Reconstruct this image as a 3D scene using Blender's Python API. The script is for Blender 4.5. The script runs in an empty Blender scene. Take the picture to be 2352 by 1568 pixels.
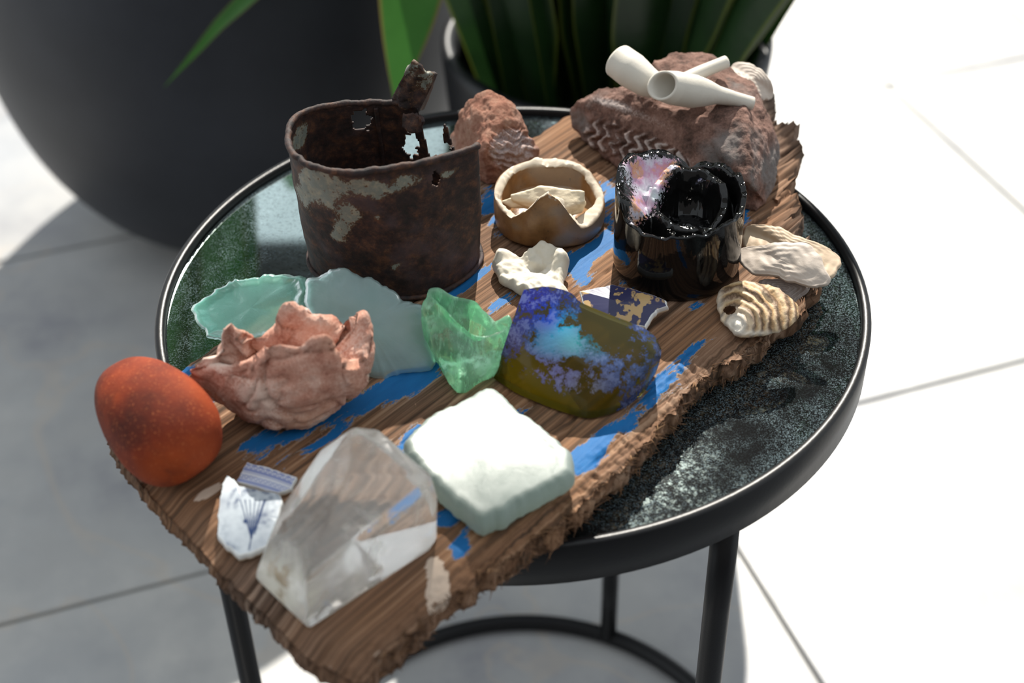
import bpy, bmesh, math, random
import numpy as np
from mathutils import Matrix, Vector
random.seed(7); rng = np.random.default_rng(7)
SC = bpy.context.scene; COL = SC.collection

# ------------------------------------------------------------------ camera
FPX, PITCH, ROLL = 3337.9, 0.68889, -0.02098
T = 0.554                     # height of the table rim
B = T + 0.020                 # top of the plank
CAM = np.array([-0.00076, -0.68919, T + 0.52461])
_s, _c = math.sin(PITCH), math.cos(PITCH)
FW = np.array([0, _c, -_s]); _U = np.array([0, _s, _c]); _X = np.array([1.0, 0, 0])
RX = math.cos(ROLL)*_X + math.sin(ROLL)*_U
UP = -math.sin(ROLL)*_X + math.cos(ROLL)*_U
cd = bpy.data.cameras.new('camera'); cam = bpy.data.objects.new('camera', cd); COL.objects.link(cam)
cd.sensor_width = 36; cd.lens = FPX/2352*36; cd.clip_start = .02
cam.matrix_world = Matrix(((RX[0], UP[0], -FW[0], CAM[0]), (RX[1], UP[1], -FW[1], CAM[1]), (RX[2], UP[2], -FW[2], CAM[2]), (0, 0, 0, 1)))
cd.dof.use_dof = True; cd.dof.focus_distance = 0.82; cd.dof.aperture_fstop = 5.6
SC.camera = cam

# ------------------------------------------------------------------ world, sun, exposure
w = bpy.data.worlds.new('sky'); SC.world = w; w.use_nodes = True
w.node_tree.nodes['Background'].inputs[0].default_value = (.88, .95, 1.0, 1)
w.node_tree.nodes['Background'].inputs[1].default_value = 0.78
SUN_EL, SUN_AZ = math.radians(42), math.atan2(.117, 1.0)
sd = bpy.data.lights.new('sun_offscreen', 'SUN'); so = bpy.data.objects.new('sun_offscreen', sd); COL.objects.link(so)
sd.energy = 6.3; sd.angle = math.radians(.6); sd.color = (1, .95, .86)
_sv = Vector((math.sin(SUN_AZ)*math.cos(SUN_EL), math.cos(SUN_AZ)*math.cos(SUN_EL), math.sin(SUN_EL)))
so.rotation_euler = _sv.to_track_quat('Z', 'Y').to_euler(); so.location = (.3, 3, 3)
vs = SC.view_settings; vs.view_transform = 'Standard'; vs.look = 'None'; vs.gamma = 1; vs.use_curve_mapping = False
vs.exposure = 0.35

# ------------------------------------------------------------------ helpers: pixels, noise, meshes
def ray(u, v):
    d = FW + (u-1176)/FPX*RX - (v-784)/FPX*UP
    return d
def P(u, v, z=B):
    d = ray(u, v); return CAM + d*((z-CAM[2])/d[2])
def H(u, v, mm): return P(u, v, B+mm*.001)
def PY(u, v, y):
    d = ray(u, v); return CAM + d*((y-CAM[1])/d[1])
def pix(V):
    d = np.asarray(V)-CAM; k = d@FW
    return 1176+FPX*(d@RX)/k, 784-FPX*(d@UP)/k
_tab = rng.random(4096)
def vnoise(p):
    p = np.asarray(p, float); i = np.floor(p).astype(np.int64); f = p-i; f = f*f*(3-2*f); r = 0
    for dx in (0, 1):
        for dy in (0, 1):
            for dz in (0, 1):
                h = ((i[..., 0]+dx)*73856093 ^ (i[..., 1]+dy)*19349663 ^ (i[..., 2]+dz)*83492791) & 4095
                r = r + _tab[h]*(f[..., 0] if dx else 1-f[..., 0])*(f[..., 1] if dy else 1-f[..., 1])*(f[..., 2] if dz else 1-f[..., 2])
    return r*2-1
def fbm(p, scale, octv=3, seed=0, gain=.5):
    p = np.asarray(p, float)*scale+seed*17.31; a = 1; r = 0
    for _ in range(octv): r = r+a*vnoise(p); p = p*2.03+5.2; a *= gain
    return r
def sm(x, a, b):
    t = np.clip((x-a)/(b-a), 0, 1); return t*t*(3-2*t)
def catmull(pts, n, closed=True):
    pts = np.asarray(pts, float); k = len(pts)
    if closed: q = np.vstack([pts[-1:], pts, pts[:2]]); segs = k
    else: q = np.vstack([2*pts[0]-pts[1], pts, 2*pts[-1]-pts[-2]]); segs = k-1
    L = np.array([np.linalg.norm(q[i+2]-q[i+1]) for i in range(segs)])+1e-9; cl = np.concatenate([[0], np.cumsum(L)])
    t = np.linspace(0, cl[-1], n, endpoint=not closed); out = []
    for x in t:
        i = min(np.searchsorted(cl, x, 'right')-1, segs-1); f = (x-cl[i])/L[i]
        a, b, c, d = q[i], q[i+1], q[i+2], q[i+3]
        out.append(.5*((2*b)+(c-a)*f+(2*a-5*b+4*c-d)*f*f+(3*b-a-3*c+d)*f**3))
    return np.array(out)
def linloop(pts, n):
    pts = np.asarray(pts, float); q = np.vstack([pts, pts[:1]]); L = np.linalg.norm(np.diff(q, axis=0), axis=1)
    cl = np.concatenate([[0], np.cumsum(L)]); t = np.linspace(0, cl[-1], n, endpoint=False)
    return np.stack([np.interp(t, cl, q[:, i]) for i in range(q.shape[1])], 1)
def tag(o, label=None, cat=None, group=None, kind=None):
    if label: o['label'] = label
    if cat: o['category'] = cat
    if group: o['group'] = group
    if kind: o['kind'] = kind
    return o
def thing(name, loc, label, cat, group=None):
    o = bpy.data.objects.new(name, None); COL.objects.link(o); o.location = loc; o.empty_display_size = .01
    return tag(o, label, cat, group)
def origin(par):
    o = np.zeros(3)
    while par is not None: o = o+np.array(par.location); par = par.parent
    return o
def mk(name, V, F, mat, parent=None, smooth=True, col=None, attr=None):
    V = np.asarray(V, float)
    loc = np.array([V[:, 0].mean(), V[:, 1].mean(), V[:, 2].min()]) if parent is None else np.zeros(3)
    org = loc+origin(parent)
    me = bpy.data.meshes.new(name); me.from_pydata((V-org).tolist(), [], F if isinstance(F, list) else np.asarray(F).tolist()); me.update()
    if smooth: me.shade_smooth()
    if col is not None:
        a = me.color_attributes.new('col', 'FLOAT_COLOR', 'POINT'); c = np.ones((len(V), 4)); c[:, :np.asarray(col).shape[1]] = col
        a.data.foreach_set('color', c.ravel())
    if attr:
        for k, val in attr.items():
            a = me.attributes.new(k, 'FLOAT', 'POINT'); a.data.foreach_set('value', np.asarray(val, float))
    if mat: me.materials.append(mat)
    o = bpy.data.objects.new(name, me); COL.objects.link(o); o.location = loc
    if parent is not None: o.parent = parent
    return o
def gridF(n, m, closed=False, off=0):
    """faces of a grid with n rows of m points; rows wrap when closed"""
    F = []; mm = m if closed else m-1
    for i in range(n-1):
        for j in range(mm):
            k = (j+1) % m; F.append((off+i*m+j, off+i*m+k, off+(i+1)*m+k, off+(i+1)*m+j))
    return F
def loft(rings, cap0=True, cap1=True):
    R = np.array(rings); n, m = R.shape[:2]; V = R.reshape(-1, 3); F = gridF(n, m, True)
    V = list(V)
    if cap0: V.append(R[0].mean(0)); c = len(V)-1; F += [(c, (j+1) % m, j) for j in range(m)]
    if cap1: V.append(R[-1].mean(0)); c = len(V)-1; o = (n-1)*m; F += [(c, o+j, o+(j+1) % m) for j in range(m)]
    return np.array(V), F
def vnormals(V, F):
    N = np.zeros_like(V)
    F4 = np.array([f if len(f) == 4 else (f[0], f[1], f[2], f[2]) for f in F])
    n = np.cross(V[F4[:, 2]]-V[F4[:, 0]], V[F4[:, 3]]-V[F4[:, 1]] if False else V[F4[:, 1]]-V[F4[:, 0]])*-1
    for k in range(4): np.add.at(N, F4[:, k], n)
    return N/(np.linalg.norm(N, axis=1)[:, None]+1e-12)
def hull(*groups):
    """joined convex hulls -> verts, faces"""
    me = bpy.data.meshes.new('tmp'); bm = bmesh.new()
    for g in groups:
        b2 = bmesh.new(); vs_ = [b2.verts.new(p) for p in g]
        bmesh.ops.convex_hull(b2, input=vs_); b2.verts.ensure_lookup_table()
        lone = [v for v in b2.verts if not v.link_faces]; bmesh.ops.delete(b2, geom=lone, context='VERTS')
        t = bpy.data.meshes.new('t2'); b2.to_mesh(t); bm.from_mesh(t); b2.free(); bpy.data.meshes.remove(t)
    bmesh.ops.recalc_face_normals(bm, faces=bm.faces); bm.to_mesh(me); bm.free(); return me
def remesh(me, voxel, smooth_it=3):
    o = bpy.data.objects.new('tmp', me); COL.objects.link(o)
    md = o.modifiers.new('r', 'REMESH'); md.mode = 'VOXEL'; md.voxel_size = voxel
    dg = bpy.context.evaluated_depsgraph_get(); ev = o.evaluated_get(dg); m2 = bpy.data.meshes.new_from_object(ev)
    n = len(m2.vertices); V = np.zeros(n*3); m2.vertices.foreach_get('co', V); V = V.reshape(-1, 3)
    F = [tuple(p.vertices) for p in m2.polygons]
    E = np.zeros(len(m2.edges)*2, int); m2.edges.foreach_get('vertices', E); E = E.reshape(-1, 2)
    bpy.data.objects.remove(o); bpy.data.meshes.remove(m2); bpy.data.meshes.remove(me)
    deg = np.bincount(E.ravel(), minlength=n)[:, None]+1e-9
    for _ in range(smooth_it):
        S = np.zeros_like(V); np.add.at(S, E[:, 0], V[E[:, 1]]); np.add.at(S, E[:, 1], V[E[:, 0]]); V = V+.6*(S/deg-V)
    return V, F, E
def meshnormals(V, F):
    me = bpy.data.meshes.new('n'); me.from_pydata(V.tolist(), [], F); me.update()
    N = np.zeros(len(V)*3); me.vertices.foreach_get('normal', N); bpy.data.meshes.remove(me); return N.reshape(-1, 3)
def slab(outline, thick, n=160, rings=14, top=None, under=None, edge=.12, dome=0.0, jag=0.0, seed=1, jagscale=250, loop='cat'):
    """thin body over a star-shaped 3D outline; top face lies on the outline's surface, body hangs below along the plane normal"""
    L = (catmull if loop == 'cat' else linloop)(outline, n); c = L.mean(0)
    u, s, vt = np.linalg.svd(L-c); nrm = vt[2]; nrm = nrm*np.sign(nrm[2])
    if jag: L = L+(c-L)/np.linalg.norm(c-L, axis=1)[:, None]*(fbm(L, jagscale, 3, seed)*jag)[:, None]
    ss = np.concatenate([np.linspace(0.0, 1-edge, rings), 1-edge+edge*np.sin(np.linspace(0, math.pi/2, 5)[1:])])
    prof = np.ones(len(ss)); k = len(ss)-4; prof[k:] = np.cos(np.linspace(0, math.pi/2, 5)[1:])
    rowsT, rowsB, st, ang = [], [], [], []
    for s_, p_ in zip(ss[1:], prof[1:]):
        base = c+(L-c)*s_
        dm = dome*(1-s_**2)
        rowsT.append(base+nrm*(dm-thick*.5*(1-p_))); rowsB.append(base+nrm*(dm-thick+thick*.5*(1-p_)))
    R = np.array(rowsT+rowsB[::-1][1:]); nr, m = R.shape[:2]
    S = np.concatenate([ss[1:], ss[1:][::-1][1:]]); isT = np.concatenate([np.ones(len(ss)-1), np.zeros(len(ss)-2)])
    V, F = loft(R)
    S = np.concatenate([np.repeat(S, m), [0, 0]]); isT = np.concatenate([np.repeat(isT, m), [1, 0]])
    A = np.concatenate([np.tile(np.linspace(0, 2*math.pi, m, endpoint=False), nr), [0, 0]])
    V[-2] = c+nrm*dome; V[-1] = c+nrm*(dome-thick)
    if top is not None: V = V+nrm*(top(V, S, A)*isT)[:, None]
    if under is not None: V = V+nrm*(under(V, S, A)*(1-isT))[:, None]
    F = [f[::-1] for f in F]
    return V, F, S, A, isT, nrm
def tube(path, radii, m=10, cap=True):
    path = np.asarray(path, float); n = len(path); tg = np.gradient(path, axis=0); tg /= np.linalg.norm(tg, axis=1)[:, None]+1e-12
    a = np.cross(tg[0], [0, 0, 1]); a = a if np.linalg.norm(a) > 1e-3 else np.array([1., 0, 0]); rings = []
    for i in range(n):
        a = a-tg[i]*(a@tg[i]); a /= np.linalg.norm(a); b = np.cross(tg[i], a); r = radii[i] if np.ndim(radii) else radii
        th = np.linspace(0, 2*math.pi, m, endpoint=False)
        rings.append(path[i]+r*(np.cos(th)[:, None]*a+np.sin(th)[:, None]*b))
    return loft(rings, cap, cap)
def join(parts):
    V = []; F = []; o = 0
    for v, f in parts: V.append(v); F += [tuple(i+o for i in q) for q in f]; o += len(v)
    return np.vstack(V), F
def lathe(profile, c, m=64):
    th = np.linspace(0, 2*math.pi, m, endpoint=False)
    R = [np.stack([c[0]+r*np.cos(th), c[1]+r*np.sin(th), np.full(m, c[2]+z)], 1) for r, z in profile]
    return R
def blobs(u, v, L):
    """sum of soft spots given in photo pixels: (u, v, radius along, radius across, angle in degrees, weight)"""
    r = np.zeros_like(u)
    for (x, y, a, b, ang, wt) in L:
        t = math.radians(ang); dx, dy = u-x, v-y
        p = dx*math.cos(t)+dy*math.sin(t); q = -dx*math.sin(t)+dy*math.cos(t)
        r = r+wt*np.exp(-((p/a)**2+(q/b)**2))
    return r

# ------------------------------------------------------------------ material builder
class N:
    def __init__(s, name):
        s.m = bpy.data.materials.new(name); s.m.use_nodes = True; s.t = s.m.node_tree; s.t.nodes.clear()
        s.out = s.t.nodes.new('ShaderNodeOutputMaterial')
    def n(s, typ, ins=None, **kw):
        x = s.t.nodes.new(typ)
        for k, v in kw.items(): setattr(x, k, v)
        for k, v in (ins or {}).items(): s.put(x.inputs[k], v)
        return x
    def put(s, sock, v):
        if isinstance(v, bpy.types.NodeSocket): s.t.links.new(v, sock)
        elif isinstance(v, (tuple, list)) and len(v) == 3 and sock.type == 'RGBA': sock.default_value = (*v, 1)
        else: sock.default_value = v
    def co(s, kind='Object'): return s.n('ShaderNodeTexCoord').outputs[kind]
    def map(s, vec, scale=(1, 1, 1), rot=(0, 0, 0), loc=(0, 0, 0)):
        return s.n('ShaderNodeMapping', {'Vector': vec, 'Scale': scale, 'Rotation': rot, 'Location': loc}).outputs[0]
    def noise(s, scale, detail=4, rough=.55, vec=None, dist=0, out=0):
        return s.n('ShaderNodeTexNoise', {'Vector': vec if vec is not None else s.co(), 'Scale': scale, 'Detail': detail, 'Roughness': rough, 'Distortion': dist}).outputs[out]
    def vor(s, scale, vec=None, out=0, feature='F1'):
        return s.n('ShaderNodeTexVoronoi', {'Vector': vec if vec is not None else s.co(), 'Scale': scale}, feature=feature).outputs[out]
    def ramp(s, fac, stops, interp='LINEAR'):
        x = s.n('ShaderNodeValToRGB', {'Fac': fac}); e = x.color_ramp.elements; x.color_ramp.interpolation = interp
        while len(e) < len(stops): e.new(.5)
        for q, (p, c) in zip(e, stops):
            q.position = p; q.color = (*c, 1) if isinstance(c, (tuple, list)) else (c, c, c, 1)
        return x.outputs[0]
    def step(s, fac, a, b): return s.n('ShaderNodeMapRange', {'Value': fac, 'From Min': a, 'From Max': b}, interpolation_type='SMOOTHSTEP').outputs[0]
    def mix(s, fac, a, b, mode='MIX'):
        x = s.n('ShaderNodeMix', data_type='RGBA', blend_type=mode); s.put(x.inputs['Factor'], fac); s.put(x.inputs[6], a); s.put(x.inputs[7], b); return x.outputs[2]
    def math(s, op, a, b=0.0):
        x = s.n('ShaderNodeMath', operation=op); s.put(x.inputs[0], a); s.put(x.inputs[1], b); return x.outputs[0]
    def attr(s, name, out='Fac'): return s.n('ShaderNodeAttribute', attribute_name=name).outputs[out]
    def bump(s, h, strength=.5, dist=.001, nrm=None):
        i = {'Height': h, 'Strength': strength, 'Distance': dist}
        if nrm is not None: i['Normal'] = nrm
        return s.n('ShaderNodeBump', i).outputs[0]
    def pbr(s, color, rough=.6, bump=None, **kw):
        i = {'Base Color': color, 'Roughness': rough}
        if bump is not None: i['Normal'] = bump
        for k, v in kw.items(): i[k.replace('_', ' ')] = v
        return s.n('ShaderNodeBsdfPrincipled', i).outputs[0]
    def shmix(s, f, a, b): return s.n('ShaderNodeMixShader', {0: f, 1: a, 2: b}).outputs[0]
    def end(s, sh): s.t.links.new(sh, s.out.inputs[0]); return s.m

# ---- stone floor
def mat_floor():
    n = N('limestone'); c = n.co('Object'); g = n.n('ShaderNodeNewGeometry').outputs['Position']
    a = n.noise(3.2, 6, .6, g); b = n.noise(14, 5, .65, g); v = n.noise(2.0, 3, .5, g, 1.6)
    col = n.ramp(a, [(.34, (.22, .22, .245)), (.5, (.385, .385, .385)), (.66, (.52, .505, .48))])
    col = n.mix(n.step(b, .35, .75), col, (.38, .375, .37))
    vein = n.math('ABSOLUTE', n.math('SUBTRACT', v, .5)); vein = n.math('SUBTRACT', 1.0, n.step(vein, 0, .012))
    col = n.mix(n.math('MULTIPLY', vein, .25), col, (.52, .42, .32))
    blue = n.noise(1.6, 2, .5, n.map(g, loc=(3, 1, 0))); col = n.mix(n.math('MULTIPLY', n.step(blue, .5, .75), .35), col, (.31, .36, .45))
    return n.end(n.pbr(col, n.ramp(b, [(.3, .38), (.8, .6)]), n.bump(b, .08, .002)))
def mat_plain(name, col, rough=.5, bump=0, scale=60, **kw):
    n = N(name); b = n.bump(n.noise(scale, 4, .6), bump, .002) if bump else None
    return n.end(n.pbr(col, rough, b, **kw))
M_FLOOR = mat_floor()
M_GROUT = mat_plain('grout', (.24, .235, .225), .9, .3, 80)
M_BLACK = mat_plain('black_powder_coat', (.008, .008, .009), .36, .05, 400, Specular_IOR_Level=.28)
def mat_pot():
    n = N('charcoal_fibrestone'); a = n.noise(6, 5, .6); b = n.noise(300, 2)
    return n.end(n.pbr(n.ramp(a, [(.3, (.013, .015, .021)), (.7, (.028, .031, .040))]), .55, n.bump(b, .1, .001)))
M_POT = mat_pot()
M_POT2 = mat_plain('dark_grey_glaze', (.012, .0125, .015), .42, .05, 90)
M_SOIL = mat_plain('soil', (.012, .009, .007), .95, 1, 60)
def mat_leaf(name, c1, c2, edge):
    n = N(name); st = n.noise(30, 3, .6, n.map(n.co(), (1, 1, 1)))
    col = n.mix(st, c1, c2); e = n.attr('edge'); col = n.mix(e, col, edge)
    p = n.pbr(col, .38, n.bump(n.noise(90, 2), .15, .002))
    tr = n.n('ShaderNodeBsdfTranslucent', {'Color': col}).outputs[0]
    return n.end(n.shmix(.22, p, tr))
M_LEAF = mat_leaf('snake_plant_leaf', (.006, .020, .006), (.018, .055, .012), (.12, .15, .02))
M_LEAF2 = mat_leaf('dracaena_leaf', (.035, .13, .02), (.07, .24, .04), (.24, .17, .05))
def mat_glass_top():
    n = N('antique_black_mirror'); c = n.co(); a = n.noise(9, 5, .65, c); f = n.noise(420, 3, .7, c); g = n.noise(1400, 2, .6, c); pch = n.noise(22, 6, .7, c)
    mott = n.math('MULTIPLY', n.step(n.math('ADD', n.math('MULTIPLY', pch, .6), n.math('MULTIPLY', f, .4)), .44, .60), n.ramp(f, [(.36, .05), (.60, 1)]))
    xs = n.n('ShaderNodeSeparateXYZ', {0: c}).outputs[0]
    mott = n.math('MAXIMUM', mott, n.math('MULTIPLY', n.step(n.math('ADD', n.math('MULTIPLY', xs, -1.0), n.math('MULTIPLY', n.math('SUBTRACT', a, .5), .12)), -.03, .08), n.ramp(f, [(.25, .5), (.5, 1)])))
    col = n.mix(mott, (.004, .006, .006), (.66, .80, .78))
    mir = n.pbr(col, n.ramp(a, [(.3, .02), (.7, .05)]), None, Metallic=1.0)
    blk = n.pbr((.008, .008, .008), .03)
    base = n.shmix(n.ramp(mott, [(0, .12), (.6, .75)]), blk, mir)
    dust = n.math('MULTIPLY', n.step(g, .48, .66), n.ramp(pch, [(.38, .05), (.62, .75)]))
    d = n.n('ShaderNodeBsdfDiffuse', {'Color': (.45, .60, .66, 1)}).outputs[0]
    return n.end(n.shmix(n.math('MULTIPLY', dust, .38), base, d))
M_TOP = mat_glass_top()
def mat_plank():
    n = N('weathered_painted_wood'); at = n.attr('paint'); gl = n.attr('gl'); gw = n.attr('gw')
    cv = n.n('ShaderNodeCombineXYZ', {0: gl, 1: gw, 2: 0.0}).outputs[0]
    g1 = n.noise(1, 6, .66, n.map(cv, (4.5, 300, 1)), .08); g2 = n.noise(1, 5, .72, n.map(cv, (22, 1500, 1)))
    g3 = n.noise(1, 4, .6, n.map(cv, (14, 30, 1)))
    wood = n.ramp(g1, [(.36, (.016, .006, .003)), (.45, (.10, .042, .018)), (.54, (.23, .105, .048)), (.64, (.36, .20, .11))])
    wood = n.mix(n.math('MULTIPLY', g2, .6), wood, n.mix(g3, (.11, .07, .045), (.36, .24, .16)))
    grey = n.attr('grey'); wood = n.mix(grey, wood, n.ramp(g1, [(.36, (.012, .008, .006)), (.46, (.075, .054, .043)), (.56, (.16, .12, .10)), (.66, (.34, .28, .23))]))
    th = n.math('ADD', at, n.math('MULTIPLY', n.math('SUBTRACT', n.noise(1, 9, .74, n.map(cv, (34, 130, 1)), .5), .5), 2.3))
    th = n.math('ADD', th, n.math('MULTIPLY', n.math('SUBTRACT', g1, .5), .35))
    under = n.step(th, .44, .475); blue = n.step(th, .50, .515)
    cream = n.attr('cream'); cr = n.step(n.math('ADD', cream, n.math('MULTIPLY', n.math('SUBTRACT', g1, .5), .9)), .45, .5)
    pb = n.mix(n.noise(1, 4, .6, n.map(cv, (40, 120, 1))), (.010, .085, .25), (.016, .155, .40))
    col = n.mix(n.math('MULTIPLY', under, .7), wood, (.42, .32, .23)); col = n.mix(cr, col, (.55, .43, .34))
    col = n.mix(blue, col, pb)
    hh = n.math('ADD', n.math('MULTIPLY', g1, .8), n.math('ADD', n.math('MULTIPLY', g2, .4), n.math('MULTIPLY', blue, .35)))
    return n.end(n.pbr(col, n.mix(blue, (.8, .8, .8), (.52, .52, .52)), n.bump(hh, .5, .0009), Specular_IOR_Level=.12))
M_PLANK = mat_plank()
def mat_fibre():
    n = N('torn_wood_fibre'); a = n.noise(160, 3); return n.end(n.pbr(n.ramp(a, [(.3, (.05, .022, .010)), (.6, (.20, .10, .045)), (.8, (.36, .21, .10))]), .85))
M_FIBRE = mat_fibre()
def mat_rust():
    n = N('rusted_enamel'); a = n.noise(150, 7, .72); b = n.noise(900, 5, .7); en = n.attr('enamel'); d = n.noise(26, 4, .6)
    rust = n.ramp(a, [(.36, (.004, .002, .002)), (.47, (.018, .007, .006)), (.56, (.044, .017, .010)), (.70, (.12, .046, .018))])
    rust = n.mix(n.math('MULTIPLY', n.step(d, .5, .7), .55), rust, (.085, .055, .062))
    rust = n.mix(n.math('MULTIPLY', n.step(b, .62, .75), .4), rust, (.26, .15, .09))
    th = n.math('ADD', en, n.math('MULTIPLY', n.math('SUBTRACT', n.noise(65, 6, .7), .5), 1.5))
    th = n.math('ADD', th, n.math('MULTIPLY', n.math('SUBTRACT', b, .5), .5))
    m = n.step(th, .5, .54); halo = n.step(th, .36, .5)
    ecol = n.mix(n.step(n.noise(190, 4, .7), .42, .68), (.17, .19, .165), (.29, .27, .20))
    ecol = n.mix(n.step(n.noise(330, 3, .6), .60, .68), ecol, (.10, .05, .025))
    col = n.mix(n.math('MULTIPLY', halo, .5), rust, (.15, .075, .03)); col = n.mix(m, col, ecol)
    h = n.math('ADD', n.math('MULTIPLY', a, .6), n.math('ADD', n.math('MULTIPLY', b, .3), n.math('MULTIPLY', m, .35)))
    return n.end(n.pbr(col, n.mix(m, (.7, .7, .7), (.42, .42, .42)), n.bump(h, .7, .0012)))
M_RUST = mat_rust()
def mat_rock(name, stops, scale=30, bump=.9, spots=None, rough=.9, attr_light=None, fine=800):
    n = N(name); scale = scale*2.2; a = n.noise(scale, 8, .72); b = n.noise(fine, 4, .7); c = n.noise(scale*.35, 3, .5)
    col = n.ramp(n.math('ADD', n.math('MULTIPLY', a, .7), n.math('MULTIPLY', b, .3)), stops)
    if spots: col = n.mix(n.math('MULTIPLY', n.step(c, .5, .66), spots[1]), col, spots[0])
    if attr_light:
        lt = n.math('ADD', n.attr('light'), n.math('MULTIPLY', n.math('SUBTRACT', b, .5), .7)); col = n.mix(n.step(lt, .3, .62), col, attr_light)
    return n.end(n.pbr(col, rough, n.bump(n.math('ADD', n.math('MULTIPLY', a, .5), n.math('MULTIPLY', b, .6)), bump, .0014), Specular_IOR_Level=.25))
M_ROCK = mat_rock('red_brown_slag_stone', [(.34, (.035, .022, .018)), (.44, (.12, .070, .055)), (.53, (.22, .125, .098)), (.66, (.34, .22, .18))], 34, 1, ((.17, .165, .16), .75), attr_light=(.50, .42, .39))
M_ROCK2 = mat_rock('rusty_red_stone', [(.32, (.12, .05, .035)), (.45, (.27, .12, .08)), (.58, (.36, .20, .14)), (.7, (.45, .32, .26))], 44, 1, ((.36, .25, .20), .5), attr_light=(.52, .46, .46))
M_PINK = mat_rock('pink_fired_clay', [(.34, (.30, .11, .075)), (.45, (.48, .23, .165)), (.55, (.60, .35, .27)), (.66, (.72, .52, .44))], 26, .7, ((.62, .36, .24), .5), attr_light=(.74, .55, .46), fine=700)
def mat_redstone():
    n = N('orange_red_sandstone'); a = n.noise(16, 4, .55); b = n.noise(700, 3, .7); d = n.noise(38, 4, .6)
    col = n.ramp(a, [(.36, (.06, .010, .005)), (.48, (.19, .026, .007)), (.62, (.34, .055, .011))])
    col = n.mix(n.math('MULTIPLY', n.step(d, .56, .72), .55), col, (.07, .016, .010))
    col = n.mix(n.math('MULTIPLY', n.step(b, .56, .70), .5), col, (.55, .16, .05))
    return n.end(n.pbr(col, .75, n.bump(b, .5, .0006), Specular_IOR_Level=.25))
M_RED = mat_redstone()
def mat_seaglass(name, c1, c2, trans=.75, rough=.33, milk=.35, milkcol=(.8, .9, .85), bscale=500, bump=.25, sc=18, spec=.5):
    n = N(name); a = n.noise(sc, 4, .55); b = n.noise(bscale, 4, .7)
    col = n.mix(n.step(a, .35, .65), c1, c2)
    g = n.pbr(col, rough, n.bump(n.math('ADD', n.math('MULTIPLY', b, .4), n.noise(sc*4, 4)), bump, .001), Transmission_Weight=trans, IOR=1.48, Specular_IOR_Level=spec)
    t = n.n('ShaderNodeBsdfTranslucent', {'Color': (*milkcol, 1)}).outputs[0]
    d = n.pbr(milkcol, .6, None, Specular_IOR_Level=spec*.5)
    mm = n.shmix(.5, t, d)
    return n.end(n.shmix(n.math('MULTIPLY', n.ramp(a, [(.3, .75), (.7, 1.0)]), milk), g, mm))
M_AQUA = mat_seaglass('frosted_aqua_glass', (.36, .84, .72), (.72, .95, .93), .95, .17, .40, (.40, .76, .66), sc=30, bump=.5)
M_PALE = mat_seaglass('frosted_pale_blue_glass', (.48, .80, .72), (.78, .90, .94), .95, .20, .40, (.48, .68, .68), sc=24, bump=.4)
M_MILK = mat_seaglass('milky_white_glass', (.50, .62, .54), (.58, .68, .58), .85, .5, .92, (.36, .43, .395), 900, .7, 18, .0)
def mat_green():
    n = N('clear_green_glass'); a = n.noise(34, 5, .6); s_ = n.noise(1, 5, .7, n.map(n.co(), (300, 120, 60), (.3, .2, .6)))
    g = n.pbr(n.mix(n.step(a, .35, .62), (.16, .72, .34), (.66, .92, .76)), .07, n.bump(n.noise(60, 5), .45, .003), Transmission_Weight=.95, IOR=1.5)
    d = n.pbr((.55, .86, .68), .35); t = n.n('ShaderNodeBsdfTranslucent', {'Color': (.30, .78, .46, 1)}).outputs[0]
    return n.end(n.shmix(n.math('ADD', n.math('MULTIPLY', n.step(s_, .52, .66), .45), .22), g, n.shmix(.5, d, t)))
M_GREEN = mat_green()
def mat_quartz():
    n = N('clear_quartz'); a = n.noise(45, 6, .65); v = n.noise(22, 4, .6, None, 1.2)
    g = n.pbr((.97, .96, .94), n.ramp(a, [(.4, .03), (.7, .16)]), n.bump(n.noise(30, 4), .18, .003), Transmission_Weight=1.0, IOR=1.46)
    d = n.pbr((.84, .81, .76), .45); t = n.n('ShaderNodeBsdfTranslucent', {'Color': (.9, .88, .84, 1)}).outputs[0]
    dirt = n.attr('dirt'); dc = n.mix(n.step(a, .5, .62), (.88, .84, .72), (.38, .26, .12))
    dd = n.pbr(dc, .6)
    veil = n.math('ADD', n.math('MULTIPLY', n.step(v, .48, .68), .38), .20)
    return n.end(n.shmix(n.math('MULTIPLY', dirt, .75), n.shmix(veil, g, n.shmix(.5, d, t)), dd))
M_QUARTZ = mat_quartz()
def mat_irid():
    n = N('iridescent_weathered_glass'); col = n.attr('col', 'Color'); a = n.noise(150, 6, .72); b = n.noise(420, 4, .7)
    pat = n.attr('patina')
    th = n.math('ADD', pat, n.math('MULTIPLY', n.math('SUBTRACT', n.noise(130, 9, .78), .5), 2.0))
    m = n.step(th, .46, .56); fl = n.step(n.math('ADD', th, n.math('MULTIPLY', b, .3)), .74, .86)
    film = n.mix(n.math('MULTIPLY', fl, .8), col, n.mix(.35, col, (.42, .50, .80)))
    clear = n.pbr((.22, .19, .02), .10, None, Transmission_Weight=.85, IOR=1.5)
    yel = n.n('ShaderNodeBsdfTranslucent', {'Color': (.17, .15, .012, 1)}).outputs[0]
    body = n.shmix(.45, clear, yel)
    base = body
    f = n.pbr(film, .28, n.bump(b, .3, .0008), Metallic=.55, Coat_Weight=.1, Coat_Roughness=.15)
    tr = n.n('ShaderNodeBsdfTranslucent', {'Color': film}).outputs[0]
    return n.end(n.shmix(m, base, n.shmix(.2, f, tr)))
M_IRID = mat_irid()
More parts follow.
